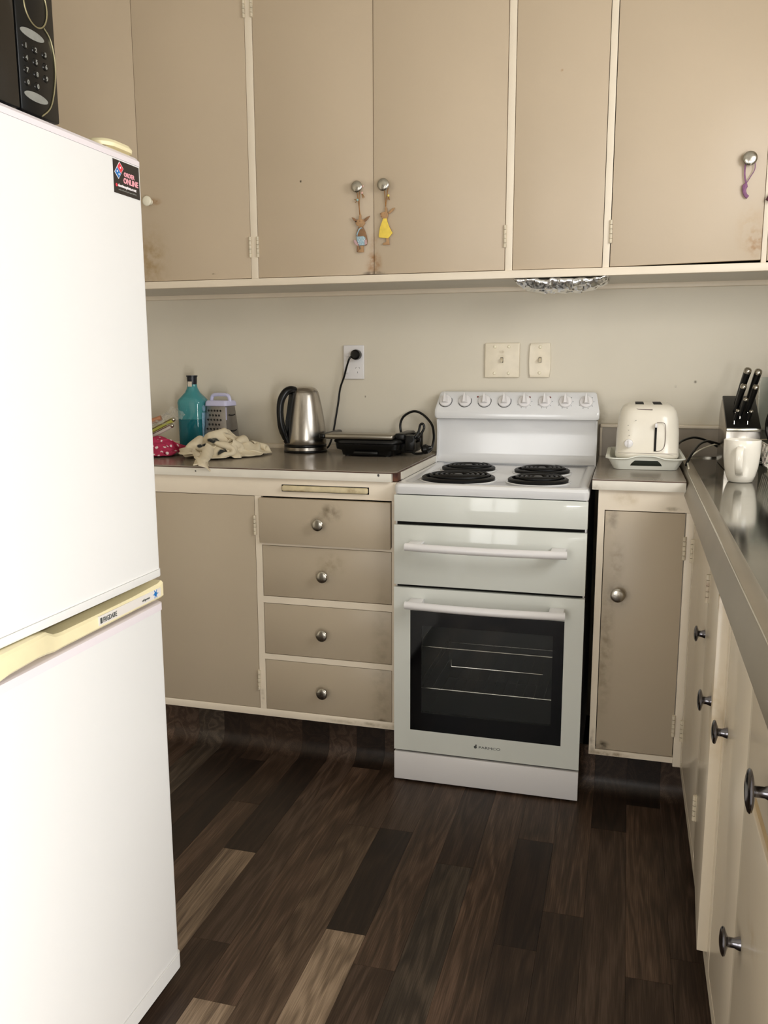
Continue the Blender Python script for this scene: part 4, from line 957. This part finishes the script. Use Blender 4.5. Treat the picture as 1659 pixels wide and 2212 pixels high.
box(bm, -.098, -.052, -.20, -.07, ZT_ + .012, ZT_ + .044, bev=.005)
obj('hinge_arm', bm, m_black, gp)
bm = B(); cyl(bm, (-.062, -.206, ZT_ + .058), 'y', .011, .142, 14); obj('hinge_barrel', bm, m_black, gp)
cz = ZT_
sp_ = gp
bm = B(); tube(bm, [(-.138, -.03, cz + .060), (-.142, -.03, cz + .095), (-.128, -.03, cz + .125), (-.092, -.03, cz + .142), (-.055, -.04, cz + .130), (-.022, -.06, cz + .100), (-.010, -.08, cz + .07), (-.006, -.10, cz + .045), (-.012, -.12, cz + .014),
                   (-.030, -.15, cz + .008), (-.050, -.18, cz + .008), (-.062, -.19, cz + .020), (-.058, -.19, cz + .052), (-.042, -.175, cz + .080), (-.036, -.170, cz + .105), (-.026, -.17, cz + .107), (-.024, -.17, cz + .092), (-.036, -.18, cz + .068), (-.048, -.18, cz + .058)], .0043, 8, sm=6)
obj('cord', bm, m_black, sp_)
bm = B(); v = lathe(bm, [(0, 0), (.012, 0), (.0165, .006), (.0165, .018), (.010, .024), (.006, .034), (0, .035)], (-.030, -.170, cz + .020), (.9, .1, .25), 18)
obj('plug', bm, m_black, sp_)
bm = B()
for dz in (-.006, .006): box(bm, .0, .0035, -.166 + dz, -.163 + dz, cz + .026, cz + .034)
T(bm, bm.verts, Matrix.Translation((-.036, 0, -.012)))
obj('plug_pin', bm, m_wire, sp_)

# ------------------------------------------------------------------ bottle, grater
bo = thing('bottle', 'square teal glass bottle with navy cap, next to the grater', 'bottle', (-.902, -.125, ZT_))
bxc, byc = -.902, -.125
def lv(w, z, r): return (bxc - w / 2, bxc + w / 2, byc - w * .42, byc + w * .42, r, ZT_ + z)
bm = B(); loft(bm, [lv(.088, .001, .018), lv(.094, .006, .02), lv(.096, .03, .022), lv(.0972, .110, .022)], n=3, caps=(True, False))
obj('liquid_filled_part', bm, m_teald, bo, ang=30)
bm = B(); loft(bm, [lv(.0972, .1105, .022), lv(.098, .158, .022), lv(.101, .170, .024), lv(.098, .180, .026), lv(.080, .193, .028), lv(.055, .207, .022), lv(.042, .220, .0175), lv(.037, .228, .015), lv(.036, .236, .015)], n=3, caps=(False, True))
obj('glass', bm, m_teal, bo, ang=30)
bm = B(); lathe(bm, [(0, .2355), (.0165, .236), (.0175, .240), (.0185, .262), (.0205, .264), (.0205, .268), (0, .2685)], (bxc, byc, ZT_), 'z', 28); obj('cap', bm, m_navy, bo)
bx('seal', m_seal, bo, bxc - .007, bxc + .008, byc - .0195, byc - .0170, ZT_ + .228, ZT_ + .246)
bm = B(); lathe(bm, [(0, 0), (.012, 0), (.012, .0006), (0, .0006)], (bxc + .0495, byc - .012, ZT_ + .150), 'x', 20); box(bm, bxc + .0488, bxc + .0502, byc - .028, byc + .012, ZT_ + .04, ZT_ + .135, bev=.0003); obj('side_label', bm, m_bluelab, bo)
gr = thing('grater', 'steel box grater with lilac plastic handle, behind the cloth bag', 'grater', (-.795, -.115, ZT_))
gx, gy = -.795, -.115
def gl(w, d, z, r=.006): return (gx - w / 2, gx + w / 2, gy - d / 2, gy + d / 2, r, ZT_ + z)
bm = B(); loft(bm, [gl(.112, .085, .0), gl(.084, .062, .158)], n=2); gb = obj('body', bm, m_grater, gr)
bm = B(); loft(bm, [gl(.088, .066, .158, .008), gl(.096, .072, .160, .010), gl(.094, .070, .172, .010), gl(.086, .062, .178, .010)], n=3)
tube(bm, [(gx - .041, gy, ZT_ + .168), (gx - .039, gy, ZT_ + .186), (gx - .030, gy, ZT_ + .197), (gx, gy, ZT_ + .199), (gx + .030, gy, ZT_ + .197), (gx + .039, gy, ZT_ + .186), (gx + .041, gy, ZT_ + .168)], .0065, 10, sm=5); obj('handle', bm, m_lilac, gr)
bm = B(); bm2 = B()
for r_ in range(8):
    z = .142 - r_ * .0165; n = 5 if r_ % 2 == 0 else 4; fy = gy - (.031 + (.0425 - .031) * (1 - z / .158)); w = .084 + (.112 - .084) * (1 - z / .158)
    for k in range(n):
        x = gx - w * .36 + (k + (0 if n == 5 else .5)) * w * .15
        lathe(bm, [(0, 0), (.0042, 0), (.0042, .0006), (0, .0006)], (x, fy - .0002, ZT_ + z), '-y', 10)
        ball(bm2, (x - .0008, fy - .0016, ZT_ + z - .0020), .0018, 6, (1.2, 1, .6))
obj('holes', bm, m_hole, gb); obj('teeth', bm2, m_grater, gb)
bm = B()
for z in (.128, .072): tube(bm, [(gx + .045 + (1 - z / .158) * .014, gy - .018, ZT_ + z), (gx + .047 + (1 - z / .158) * .014, gy, ZT_ + z - .003), (gx + .045 + (1 - z / .158) * .014, gy + .018, ZT_ + z)], .002, 6, sm=3)
obj('slicing_blade', bm, m_hole, gb)
bx('corner_edge', m_lilac, gb, gx + .0445, gx + .047, gy - .034, gy - .0315, ZT_ + .11, ZT_ + .155)

gr.rotation_euler = (0, 0, math.radians(-10))
# ------------------------------------------------------------------ cloths
import numpy as np
def crumple(c, wx, wy, sx, sy, h, seed, mound=(), rot=0.0, nx=46, ny=42, iters=150, edge_y=None, layers=1.0):
    """a cloth of real size wx by wy, pushed together to sx by sy, settled on the worktop by a small
    position-based solver: the cloth keeps its lengths, so it buckles into folds"""
    rng = np.random.RandomState(seed)
    U, Vv = np.meshgrid(np.linspace(-.5, .5, nx), np.linspace(-.5, .5, ny), indexing='ij')
    def nz(sc, o):
        return np.array([[noise.noise(Vector((U[a, b] * sc, Vv[a, b] * sc, o))) for b in range(ny)] for a in range(nx)])
    r2 = np.sqrt((U * 2) ** 2 + (Vv * 2) ** 2)
    X = U * sx + nz(4.5, seed) * .09; Y = Vv * sy + nz(4.5, seed + 7) * .09
    Z = h * np.clip(1.15 - r2, .08, 1) * (.7 + .9 * nz(3.0, seed + 3)) + h * .5 * np.abs(nz(6.0, seed + 5)) + .01
    P = np.stack([X, Y, np.clip(Z, .003, None)], -1)
    dx, dy = wx / (nx - 1), wy / (ny - 1)
    def con(P, A, Bs, L, k):
        d = P[Bs] - P[A]; l = np.linalg.norm(d, axis=-1, keepdims=True) + 1e-9
        cor = d * (1 - L / l) * .5 * k
        P[A] += cor; P[Bs] -= cor
    S0 = slice(None)
    vel = np.zeros_like(P)
    for it in range(iters):
        Q = P.copy(); P = P + vel * .9; P[..., 2] -= .00045
        for _ in range(7):
            for o in (0, 1):
                con(P, (slice(o, nx - 1, 2), S0), (slice(o + 1, nx, 2), S0), dx, 1.0)
                con(P, (S0, slice(o, ny - 1, 2)), (S0, slice(o + 1, ny, 2)), dy, 1.0)
                con(P, (slice(o, nx - 1, 2), slice(0, ny - 1)), (slice(o + 1, nx, 2), slice(1, ny)), math.hypot(dx, dy), .25)
            for o in range(4):
                n_ = len(range(o, nx - 3, 4)); con(P, (slice(o, o + 4 * n_, 4), S0), (slice(o + 3, o + 3 + 4 * n_, 4), S0), dx * 3, .035)
                n_ = len(range(o, ny - 3, 4)); con(P, (S0, slice(o, o + 4 * n_, 4)), (S0, slice(o + 3, o + 3 + 4 * n_, 4)), dy * 3, .035)
            # keep it gathered, and on the worktop
            rx = (P[..., 0] / (sx * .60)) ** 2 + (P[..., 1] / (sy * .60)) ** 2; k_ = np.where(rx > 1, 1 / np.sqrt(rx + 1e-9), 1)
            P[..., 0] *= k_ * .35 + .65; P[..., 1] *= k_ * .35 + .65
            g = .0025
            for (mx, my, mr, mh) in mound: g = g + mh * np.exp(-(((P[..., 0] - mx) / mr) ** 2 + ((P[..., 1] - my) / (mr * 1.25)) ** 2))
            P[..., 2] = np.clip(P[..., 2], g, h)
        fr = np.where(P[..., 2] < g + .0015, .3, 1.0)[..., None]
        vel = (P - Q) * fr; vel = np.clip(vel, -.004, .004)
    cr, sr = math.cos(rot), math.sin(rot)
    bm = bmesh.new(); G = []
    for a in range(nx):
        G.append([bm.verts.new((c[0] + P[a, b, 0] * cr - P[a, b, 1] * sr, c[1] + P[a, b, 0] * sr + P[a, b, 1] * cr, c[2] + P[a, b, 2])) for b in range(ny)])
    for a in range(nx - 1):
        for b in range(ny - 1): bm.faces.new((G[a][b], G[a + 1][b], G[a + 1][b + 1], G[a][b + 1]))
    return bm
def cloth_obj(name, bm, m, parent):
    o = obj(name, bm, m, parent, ang=180)
    d = o.modifiers.new('thickness', 'SOLIDIFY'); d.thickness = .0016; d.offset = 0
    u = o.modifiers.new('soften', 'SUBSURF'); u.levels = 1; u.render_levels = 1
    return o
bg = thing('tote_bag', 'crumpled cream cotton tote bag with dark print on the worktop', 'bag', (-.66, -.35, ZT_))
cloth_obj('crumpled_body', crumple((-.700, -.300, ZT_), .52, .50, .22, .28, .140, 3, mound=((-.020, .03, .055, .078), (-.065, -.06, .04, .035), (.055, .02, .04, .035), (.02, -.07, .04, .035))), m_cotton, bg)
cloth_obj('side_fold', crumple((-.635, -.270, ZT_), .26, .28, .15, .19, .075, 9, mound=((0, 0, .05, .045),), nx=30, ny=30), m_cotton, bg)
def band(pts, w, th, m, parent, name, nrmv=(0, 0, 1), twist=0.0):
    P_ = smooth_path(pts, 6); bm = B(); rows = []
    for i, p in enumerate(P_):
        d_ = (P_[min(i + 1, len(P_) - 1)] - P_[max(i - 1, 0)]).normalized(); n_ = Vector(nrmv)
        s_ = d_.cross(n_).normalized(); n_ = s_.cross(d_).normalized(); a = twist * i / len(P_)
        s2 = s_ * math.cos(a) + n_ * math.sin(a); n2 = -s_ * math.sin(a) + n_ * math.cos(a)
        ww = w * (1 + .25 * noise.noise(p * 40))
        rows.append([bm.verts.new(p + s2 * ww / 2 * a_ + n2 * (th / 2 * b_ + .3 * ww * (1 - abs(a_)) * .35)) for a_, b_ in ((-1, -1), (0, -1), (1, -1), (1, 1), (0, 1), (-1, 1))])
    for A, C in zip(rows, rows[1:]):
        for k in range(6): bm.faces.new((A[k], A[(k + 1) % 6], C[(k + 1) % 6], C[k]))
    bm.faces.new(rows[0]); bm.faces.new(rows[-1][::-1])
    return obj(name, bm, m, parent, ang=80)
band([(-0.778, -.42, ZT_ + .030), (-0.730, -.50, ZT_ + .022), (-0.678, -.53, ZT_ + .026), (-0.643, -.575, ZT_ + .018), (-0.618, -.612, ZT_ + .010), (-0.600, -.634, ZT_ - .004)], .042, .004, m_cotton, bg, 'strap', twist=.6)
band([(-0.618, -.640, ZT_ + .006), (-0.628, -.600, ZT_ + .016), (-0.643, -.54, ZT_ + .022), (-0.668, -.46, ZT_ + .045)], .034, .004, m_cotton, bg, 'strap', twist=-.8)
pk = cloth_obj('cloth', crumple((-.925, -.34, ZT_), .38, .38, .17, .20, .090, 14, mound=((0, 0, .055, .062),), nx=38, ny=38), m_dots, None)
tag(pk, 'crumpled pink cloth with white spots beside the fridge', 'cloth')
pb = thing('plastic_bag', 'clear plastic packet of utensils on the pink cloth beside the fridge', 'packet', (-.90, -.27, ZT_ + .08))
bm = B(); nx = 30
V = []
for j in range(nx + 1):
    row = []
    for i in range(nx + 1):
        u = i / nx; v = j / nx; p = Vector((u * 6, v * 6, 2))
        x = -.99 + .095 * u; y = -.33 + .14 * v; z = ZT_ + .078 + .035 * math.sin(u * PI) * (.5 + .5 * v) + .014 * noise.noise(p) + .03 * v + .02 * u + .007 * noise.noise(p * 3)
        row.append(bm.verts.new((x, y, z)))
    V.append(row)
for j in range(nx):
    for i in range(nx): bm.faces.new((V[j][i], V[j][i + 1], V[j + 1][i + 1], V[j + 1][i]))
obj('film', bm, m_film, pb, ang=25)
for (dy, dz, mm) in ((0, 0, m_lime), (-.012, -.020, m_rot)):
    bm = B(); tube(bm, [(-.985, -.30 + dy, ZT_ + .072 + dz), (-.884, -.31 + dy, ZT_ + .118 + dz)], .0085, 10); ob = obj('utensil_handle', bm, mm, pb)
    bm = B(); ball(bm, (-.880, -.311 + dy, ZT_ + .1195 + dz), .0075, 10); tube(bm, [(-.985, -.312 + dy, ZT_ + .076 + dz), (-.882, -.322 + dy, ZT_ + .122 + dz)], .0018, 6); obj('utensil_end', bm, m_knob, ob)
bm = B(); tube(bm, [(-.985, -.29, ZT_ + .108), (-.945, -.28, ZT_ + .122)], .010, 10); obj('orange_item', bm, mat('terracotta_plastic', '#b07a5a', .5, var=.1), pb)

# ------------------------------------------------------------------ toaster on its tray
ty = thing('tray', 'pale plastic dish tray with cut-out handle, under the toaster', 'tray', (.69, -.24, ZT_))
tx0, tx1, ty0, ty1 = .583, .793, -.405, -.060
bm = B()
L1 = rrect(tx0 + .016, tx1 - .016, ty0 + .016, ty1 - .016, .022, 6); L2 = rrect(tx0, tx1, ty0, ty1, .03, 6); L3 = rrect(tx0 - .008, tx1 + .006, ty0 - .008, ty1 + .006, .034, 6)
def trayz(x, y, z):      # front rim dips in the middle for the grip
    if y < ty0 + .02: z += .009 * math.exp(-((x - .690) / .042) ** 4)
    return z
def ring(L_, z, dip=True): return [bm.verts.new((x, y, trayz(x, y, z) if dip else z)) for x, y in L_]
# subdivide straight runs so the rim can rise
def dense(L_):
    out = []
    for i, p in enumerate(L_):
        q = L_[(i + 1) % len(L_)]; out.append(p); d_ = math.hypot(q[0] - p[0], q[1] - p[1])
        n = max(1, int(d_ / .012))
        if len(out) and d_ > .03:
            for k in range(1, 16): out.append((p[0] + (q[0] - p[0]) * k / 16, p[1] + (q[1] - p[1]) * k / 16))
    return out
L1, L2, L3 = dense(L1), dense(L2), dense(L3)
inn = [(x * .985 + .69 * .015, y * .99 - .232 * .01) for x, y in L1]
Rg = [ring(L1, ZT_ + .0006, False), ring(L2, ZT_ + .030), ring(L3, ZT_ + .0325), ring(L3, ZT_ + .0355), ring([(x * .985 + .69 * .015, y * .99 - .00232) for x, y in L2], ZT_ + .0350), ring(inn, ZT_ + .0035, False)]
n = len(Rg[0])
ISN = set()
for li, (A, C) in enumerate(zip(Rg, Rg[1:])):
    for i in range(n):
        j = (i + 1) % n
        bm.faces.new((A[i], A[j], C[j], C[i]))
bm.faces.new(Rg[-1]); bm.faces.new(Rg[0][::-1])
obj('shell', bm, m_tray, ty, ang=40)
bm = B(); v = prism(bm, [(.645, ZT_ + .012), (.735, ZT_ + .012), (.731, ZT_ + .020), (.722, ZT_ + .029), (.658, ZT_ + .029), (.649, ZT_ + .020)], 'xz', -.0015, .0015, bev=.001)
T(bm, bm.verts, Matrix.Translation((0, ty0 + .0072, 0)) @ Matrix.Translation((0, 0, ZT_ + .020)) @ Matrix.Rotation(.50, 4, 'X') @ Matrix.Translation((0, 0, -ZT_ - .020)))
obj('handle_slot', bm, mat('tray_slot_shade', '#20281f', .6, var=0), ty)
to = thing('toaster', 'cream two-slot toaster standing in the pale tray by the stove', 'toaster', (.69, -.24, ZT_ + .004))
zb = ZT_ + .0045; tc = .692
def tl(w, y0, y1, r, z): return (tc - w / 2, tc + w / 2, y0, y1, r, z)
bm = B(); loft(bm, [tl(.130, -.335, -.105, .03, zb), tl(.158, -.352, -.090, .04, zb + .010), tl(.176, -.362, -.082, .045, zb + .024)], n=6); obj('foot_skirt', bm, m_whitep, to)
bm = B(); loft(bm, [tl(.176, -.362, -.082, .045, zb + .0245), tl(.182, -.366, -.080, .048, zb + .030), tl(.1815, -.366, -.080, .050, zb + .042), tl(.180, -.365, -.081, .050, zb + .044), tl(.178, -.364, -.082, .052, zb + .10), tl(.170, -.360, -.086, .052, zb + .140), tl(.160, -.354, -.092, .050, zb + .160), tl(.144, -.342, -.104, .045, zb + .173), tl(.120, -.325, -.120, .038, zb + .180), tl(.10, -.31, -.13, .03, zb + .1815)], n=7)
tb = obj('shell', bm, m_toaster, to, ang=60)
for x in (.666, .718): bx('bread_slot', m_dark, tb, x - .0125, x + .0125, -.305, -.135, zb + .1795, zb + .1825, bev=.001)
bm = B(); tube(bm, [(tc - .052, -.328, zb + .1735), (tc - .030, -.345, zb + .1690), (tc + .010, -.349, zb + .1680)], .0014, 6, sm=4); obj('seam', bm, m_gasket, tb)
bx('lever_slot', m_dark, tb, .7105, .7165, -.3675, -.3600, zb + .048, zb + .126, bev=.0005)
bx('lever', m_whitep, tb, .7100, .7170, -.3770, -.3610, zb + .118, zb + .130, bev=.002)
bm = B(); P_ = [(.7165, zb + .048), (.728, zb + .050), (.738, zb + .060), (.741, zb + .078), (.741, zb + .108), (.738, zb + .128), (.728, zb + .132), (.716, zb + .132)]
tube(bm, [(x, -.3655, z) for x, z in P_], .0009, 5, sm=4); obj('panel_line', bm, m_gasket, tb)
bm = B(); lathe(bm, [(0, 0), (.0125, 0), (.0120, .008), (.010, .0095), (0, .010)], (.639, -.3630, zb + .070), '-y', 20); box(bm, .6378, .6402, -.377, -.371, zb + .060, zb + .080, bev=.0006); obj('browning_knob', bm, m_whitep, tb)
bm = B()
for (x, z) in ((.634, .122), (.636, .108), (.638, .093)): box(bm, x, x + .0025, -.3652, -.3640, zb + z, zb + z + .0012)
box(bm, .655, .658, -.3655, -.364, zb + .137, zb + .1382)
obj('markings', bm, m_ink, tb)
bm = B(); box(bm, .61, .775, -.3668, -.3650, zb + .0415, zb + .0422); obj('seam', bm, m_gasket, tb)
# toaster and neighbour cords
o = to
bm = B(); tube(bm, [(.783, -.20, .985), (.800, -.16, .996), (.835, -.12, 1.004), (.870, -.10, .996), (.905, -.10, .978), (.935, -.10, .960)], .0036, 8, sm=6); obj('cord', bm, m_black, o)
bm = B(); tube(bm, [(.803, -.33, .9345), (.808, -.33, .950), (.822, -.30, .972), (.845, -.24, .993), (.870, -.20, 1.000), (.895, -.18, .994), (.920, -.16, .985), (.938, -.15, .978)], .0036, 8, sm=6); obj('cord', bm, m_black, o)
o = thing('cable', 'thin white cable crossing from the tray to the knife block', 'cable', (.84, -.2, .95))
bm = B(); tube(bm, [(.806, -.42, .9405), (.810, -.30, .948), (.826, -.24, .960), (.858, -.18, .974), (.90, -.13, .985), (.93, -.10, .987)], .0024, 8, sm=6); obj('cord', bm, m_bisque, o)

# ------------------------------------------------------------------ mug, knife block, dish rack on the bench
ZB = .9302
mg = thing('mug', 'cream ceramic mug with its handle towards the camera on the steel bench', 'mug', (.922, -.600, ZB))
bm = B(); lathe(bm, [(0, .0), (.026, .0), (.0305, .002), (.0365, .018), (.0415, .040), (.0445, .066), (.0455, .090), (.0455, .1085), (.0445, .110), (.0430, .109), (.0425, .088), (.041, .06), (.037, .03), (.030, .008), (0, .006)], (.922, -.600, ZB), 'z', 40); obj('cup', bm, m_mug, mg, ang=60)
bm = B(); HD = Vector((-.20, -.98, 0)).normalized(); c = Vector((.922, -.600, ZB))
P_ = smooth_path([c + HD * r + Vector((0, 0, z)) for r, z in ((.042, .092), (.058, .093), (.070, .084), (.074, .065), (.070, .045), (.056, .030), (.036, .022))], 6); sd = Vector((-HD.y, HD.x, 0)); rows = []
for i, p in enumerate(P_):
    d_ = (P_[min(i + 1, len(P_) - 1)] - P_[max(i - 1, 0)]).normalized(); n_ = d_.cross(sd)
    rows.append([bm.verts.new(p + sd * .0095 * math.cos(t) + n_ * .0035 * math.sin(t)) for t in [k * 2 * PI / 12 for k in range(12)]])
for A, C in zip(rows, rows[1:]):
    for k in range(12): bm.faces.new((A[k], A[(k + 1) % 12], C[(k + 1) % 12], C[k]))
bm.faces.new(rows[0]); bm.faces.new(rows[-1][::-1]); obj('handle', bm, m_mug, mg, ang=60)

kb = thing('knife_block', 'steel knife block with black sloping top behind the mug', 'knife block', (.955, -.25, ZB))
x0, x1 = .908, 1.002
bm = B(); prism(bm, [(-.335, ZB + .001), (-.115, ZB + .001), (-.115, ZB + .150), (-.160, ZB + .196), (-.335, ZB + .112)], 'yz', x0, x1, bev=.002); obj('body', bm, m_steel, kb)
bm = B(); prism(bm, [(-.3365, ZB + .1135), (-.161, ZB + .1975), (-.158, ZB + .2035), (-.166, ZB + .207), (-.337, ZB + .122)], 'yz', x0 + .001, x1 - .001, bev=.002); tp_ = obj('black_top', bm, m_black, kb)
bx('silver_strip', m_wire, kb, x0 + .0005, x1 - .0005, -.3405, -.3355, ZB + .112, ZB + .1195, bev=.001)
sdir = Vector((0, .171, .0845)).normalized(); ndir = Vector((0, -.0845, .171)).normalized()
hd = (ndir * .85 + Vector((.21, .08, .2))).normalized()
def knife(label, x, s, L_, r, big):
    b0 = Vector((x, -.337, ZB + .122)) + sdir * s
    t = thing('kitchen_knife', label, 'knife', b0, 'knives in the steel block')
    side = Vector((1, 0, 0)) - hd * hd.x; side.normalize(); oth = hd.cross(side)
    bm = B(); rows = []
    for f_, k_ in ((0.004, .8), (.12, .85), (.5, 1.0), (.8, 1.05), (.86, 1.08)):
        rows.append([bm.verts.new(b0 + hd * L_ * f_ + side * r * k_ * math.cos(a) + oth * r * 1.35 * k_ * math.sin(a)) for a in [j * 2 * PI / 14 for j in range(14)]])
    for A, C in zip(rows, rows[1:]):
        for k in range(14): bm.faces.new((A[k], A[(k + 1) % 14], C[(k + 1) % 14], C[k]))
    bm.faces.new(rows[0]); bm.faces.new(rows[-1][::-1]); obj('handle', bm, m_black, t, ang=50)
    bm = B(); rows = []
    for f_, k_ in ((.862, 1.08), (.90, 1.12), (.95, 1.05), (.985, .8), (1.0, .4)):
        rows.append([bm.verts.new(b0 + hd * L_ * f_ + side * r * k_ * math.cos(a) + oth * r * 1.35 * k_ * math.sin(a)) for a in [j * 2 * PI / 14 for j in range(14)]])
    for A, C in zip(rows, rows[1:]):
        for k in range(14): bm.faces.new((A[k], A[(k + 1) % 14], C[(k + 1) % 14], C[k]))
    bm.faces.new(rows[0]); bm.faces.new(rows[-1][::-1]); obj('steel_end_cap', bm, m_knob, t, ang=60)
    bm = B(); box(bm, -.0008, .0008, -.008, .008, -.012, .006); T(bm, bm.verts, Matrix.Translation(b0)); obj('blade', bm, m_wire, t)
knife('tall black-handled knife with round steel cap, left of the back pair', .946, .145, .112, .0100, True)
knife('tall black-handled knife with round steel cap, right of the back pair', .976, .145, .108, .0100, True)
knife('shorter knife with steel cap, in the middle row on the left', .938, .095, .086, .0082, False)
knife('shorter knife with steel cap, in the middle row on the right', .972, .095, .084, .0082, False)
knife('small knife lowest on the left of the sloping block', .930, .028, .042, .0052, False)
knife('small knife lowest on the right of the sloping block', .966, .028, .040, .0052, False)
knife('dull steel ended scissor handle in the middle of the block', .948, .060, .062, .0062, False)

dr = thing('dish_rack', 'chrome wire dish rack at the right end of the bench', 'dish rack', (1.09, -.45, ZB))
bm = B()
rx0, rx1, ry0, ry1 = 1.003, 1.25, -.60, -.28
for z in (.012, .085):
    tube(bm, [(x, y, ZB + z) for x, y in rrect(rx0 + (.014 if z < .05 else 0), rx1, ry0, ry1, .03, 4)], .0024, 6, closed=True)
for i in range(10):
    y = ry0 + .03 + i * .029; tube(bm, [(rx0, y, ZB + .085), (rx0 + .014, y, ZB + .012), (rx1, y, ZB + .012), (rx1, y, ZB + .085)], .0016, 6)
for i in range(7):
    x = rx0 + .04 + i * .032; tube(bm, [(x, ry0, ZB + .085), (x, ry0, ZB + .012), (x, ry1, ZB + .012), (x, ry1, ZB + .085)], .0016, 6)
for (x, y) in ((rx0 + .03, ry0 + .01), (rx1 - .03, ry0 + .01), (rx0 + .03, ry1 - .01), (rx1 - .03, ry1 - .01)): tube(bm, [(x, y, ZB + .012), (x, y, ZB + .0005)], .003, 6)
obj('wire_basket', bm, m_wire, dr)
pn = thing('pan', 'black pan leaning in the dish rack at the right edge', 'pan', (1.10, -.42, ZB + .016))
bm = B(); lathe(bm, [(0, 0), (.080, 0), (.088, .006), (.098, .045), (.1005, .047), (.096, .045), (.086, .010), (.078, .004), (0, .004)], (0, 0, 0), 'z', 40)
T(bm, bm.verts, Matrix.Translation((1.105, -.42, ZB + .126)) @ Matrix.Rotation(math.radians(-78), 4, 'X')); obj('bowl', bm, m_black, pn)
jr = thing('jug', 'clear glass jug behind the dish rack at the right edge', 'jug', (1.07, -.16, ZB))
bm = B(); lathe(bm, [(0, 0), (.048, 0), (.052, .004), (.055, .10), (.056, .225), (.054, .250), (.050, .262), (.0475, .262), (.052, .245), (.053, .10), (.050, .008), (0, .006)], (1.07, -.13, ZB), 'z', 36); obj('glass', bm, m_clear, jr)
bw = thing('bowl', 'small cream bowl in the dish rack at the right edge', 'bowl', (1.055, -.525, ZB + .015))
bm = B(); lathe(bm, [(0, 0), (.022, 0), (.025, .004), (.042, .022), (.050, .040), (.0485, .0405), (.040, .024), (.022, .007), (0, .006)], (1.068, -.535, ZB + .016), 'z', 32); obj('cup', bm, m_mug, bw)
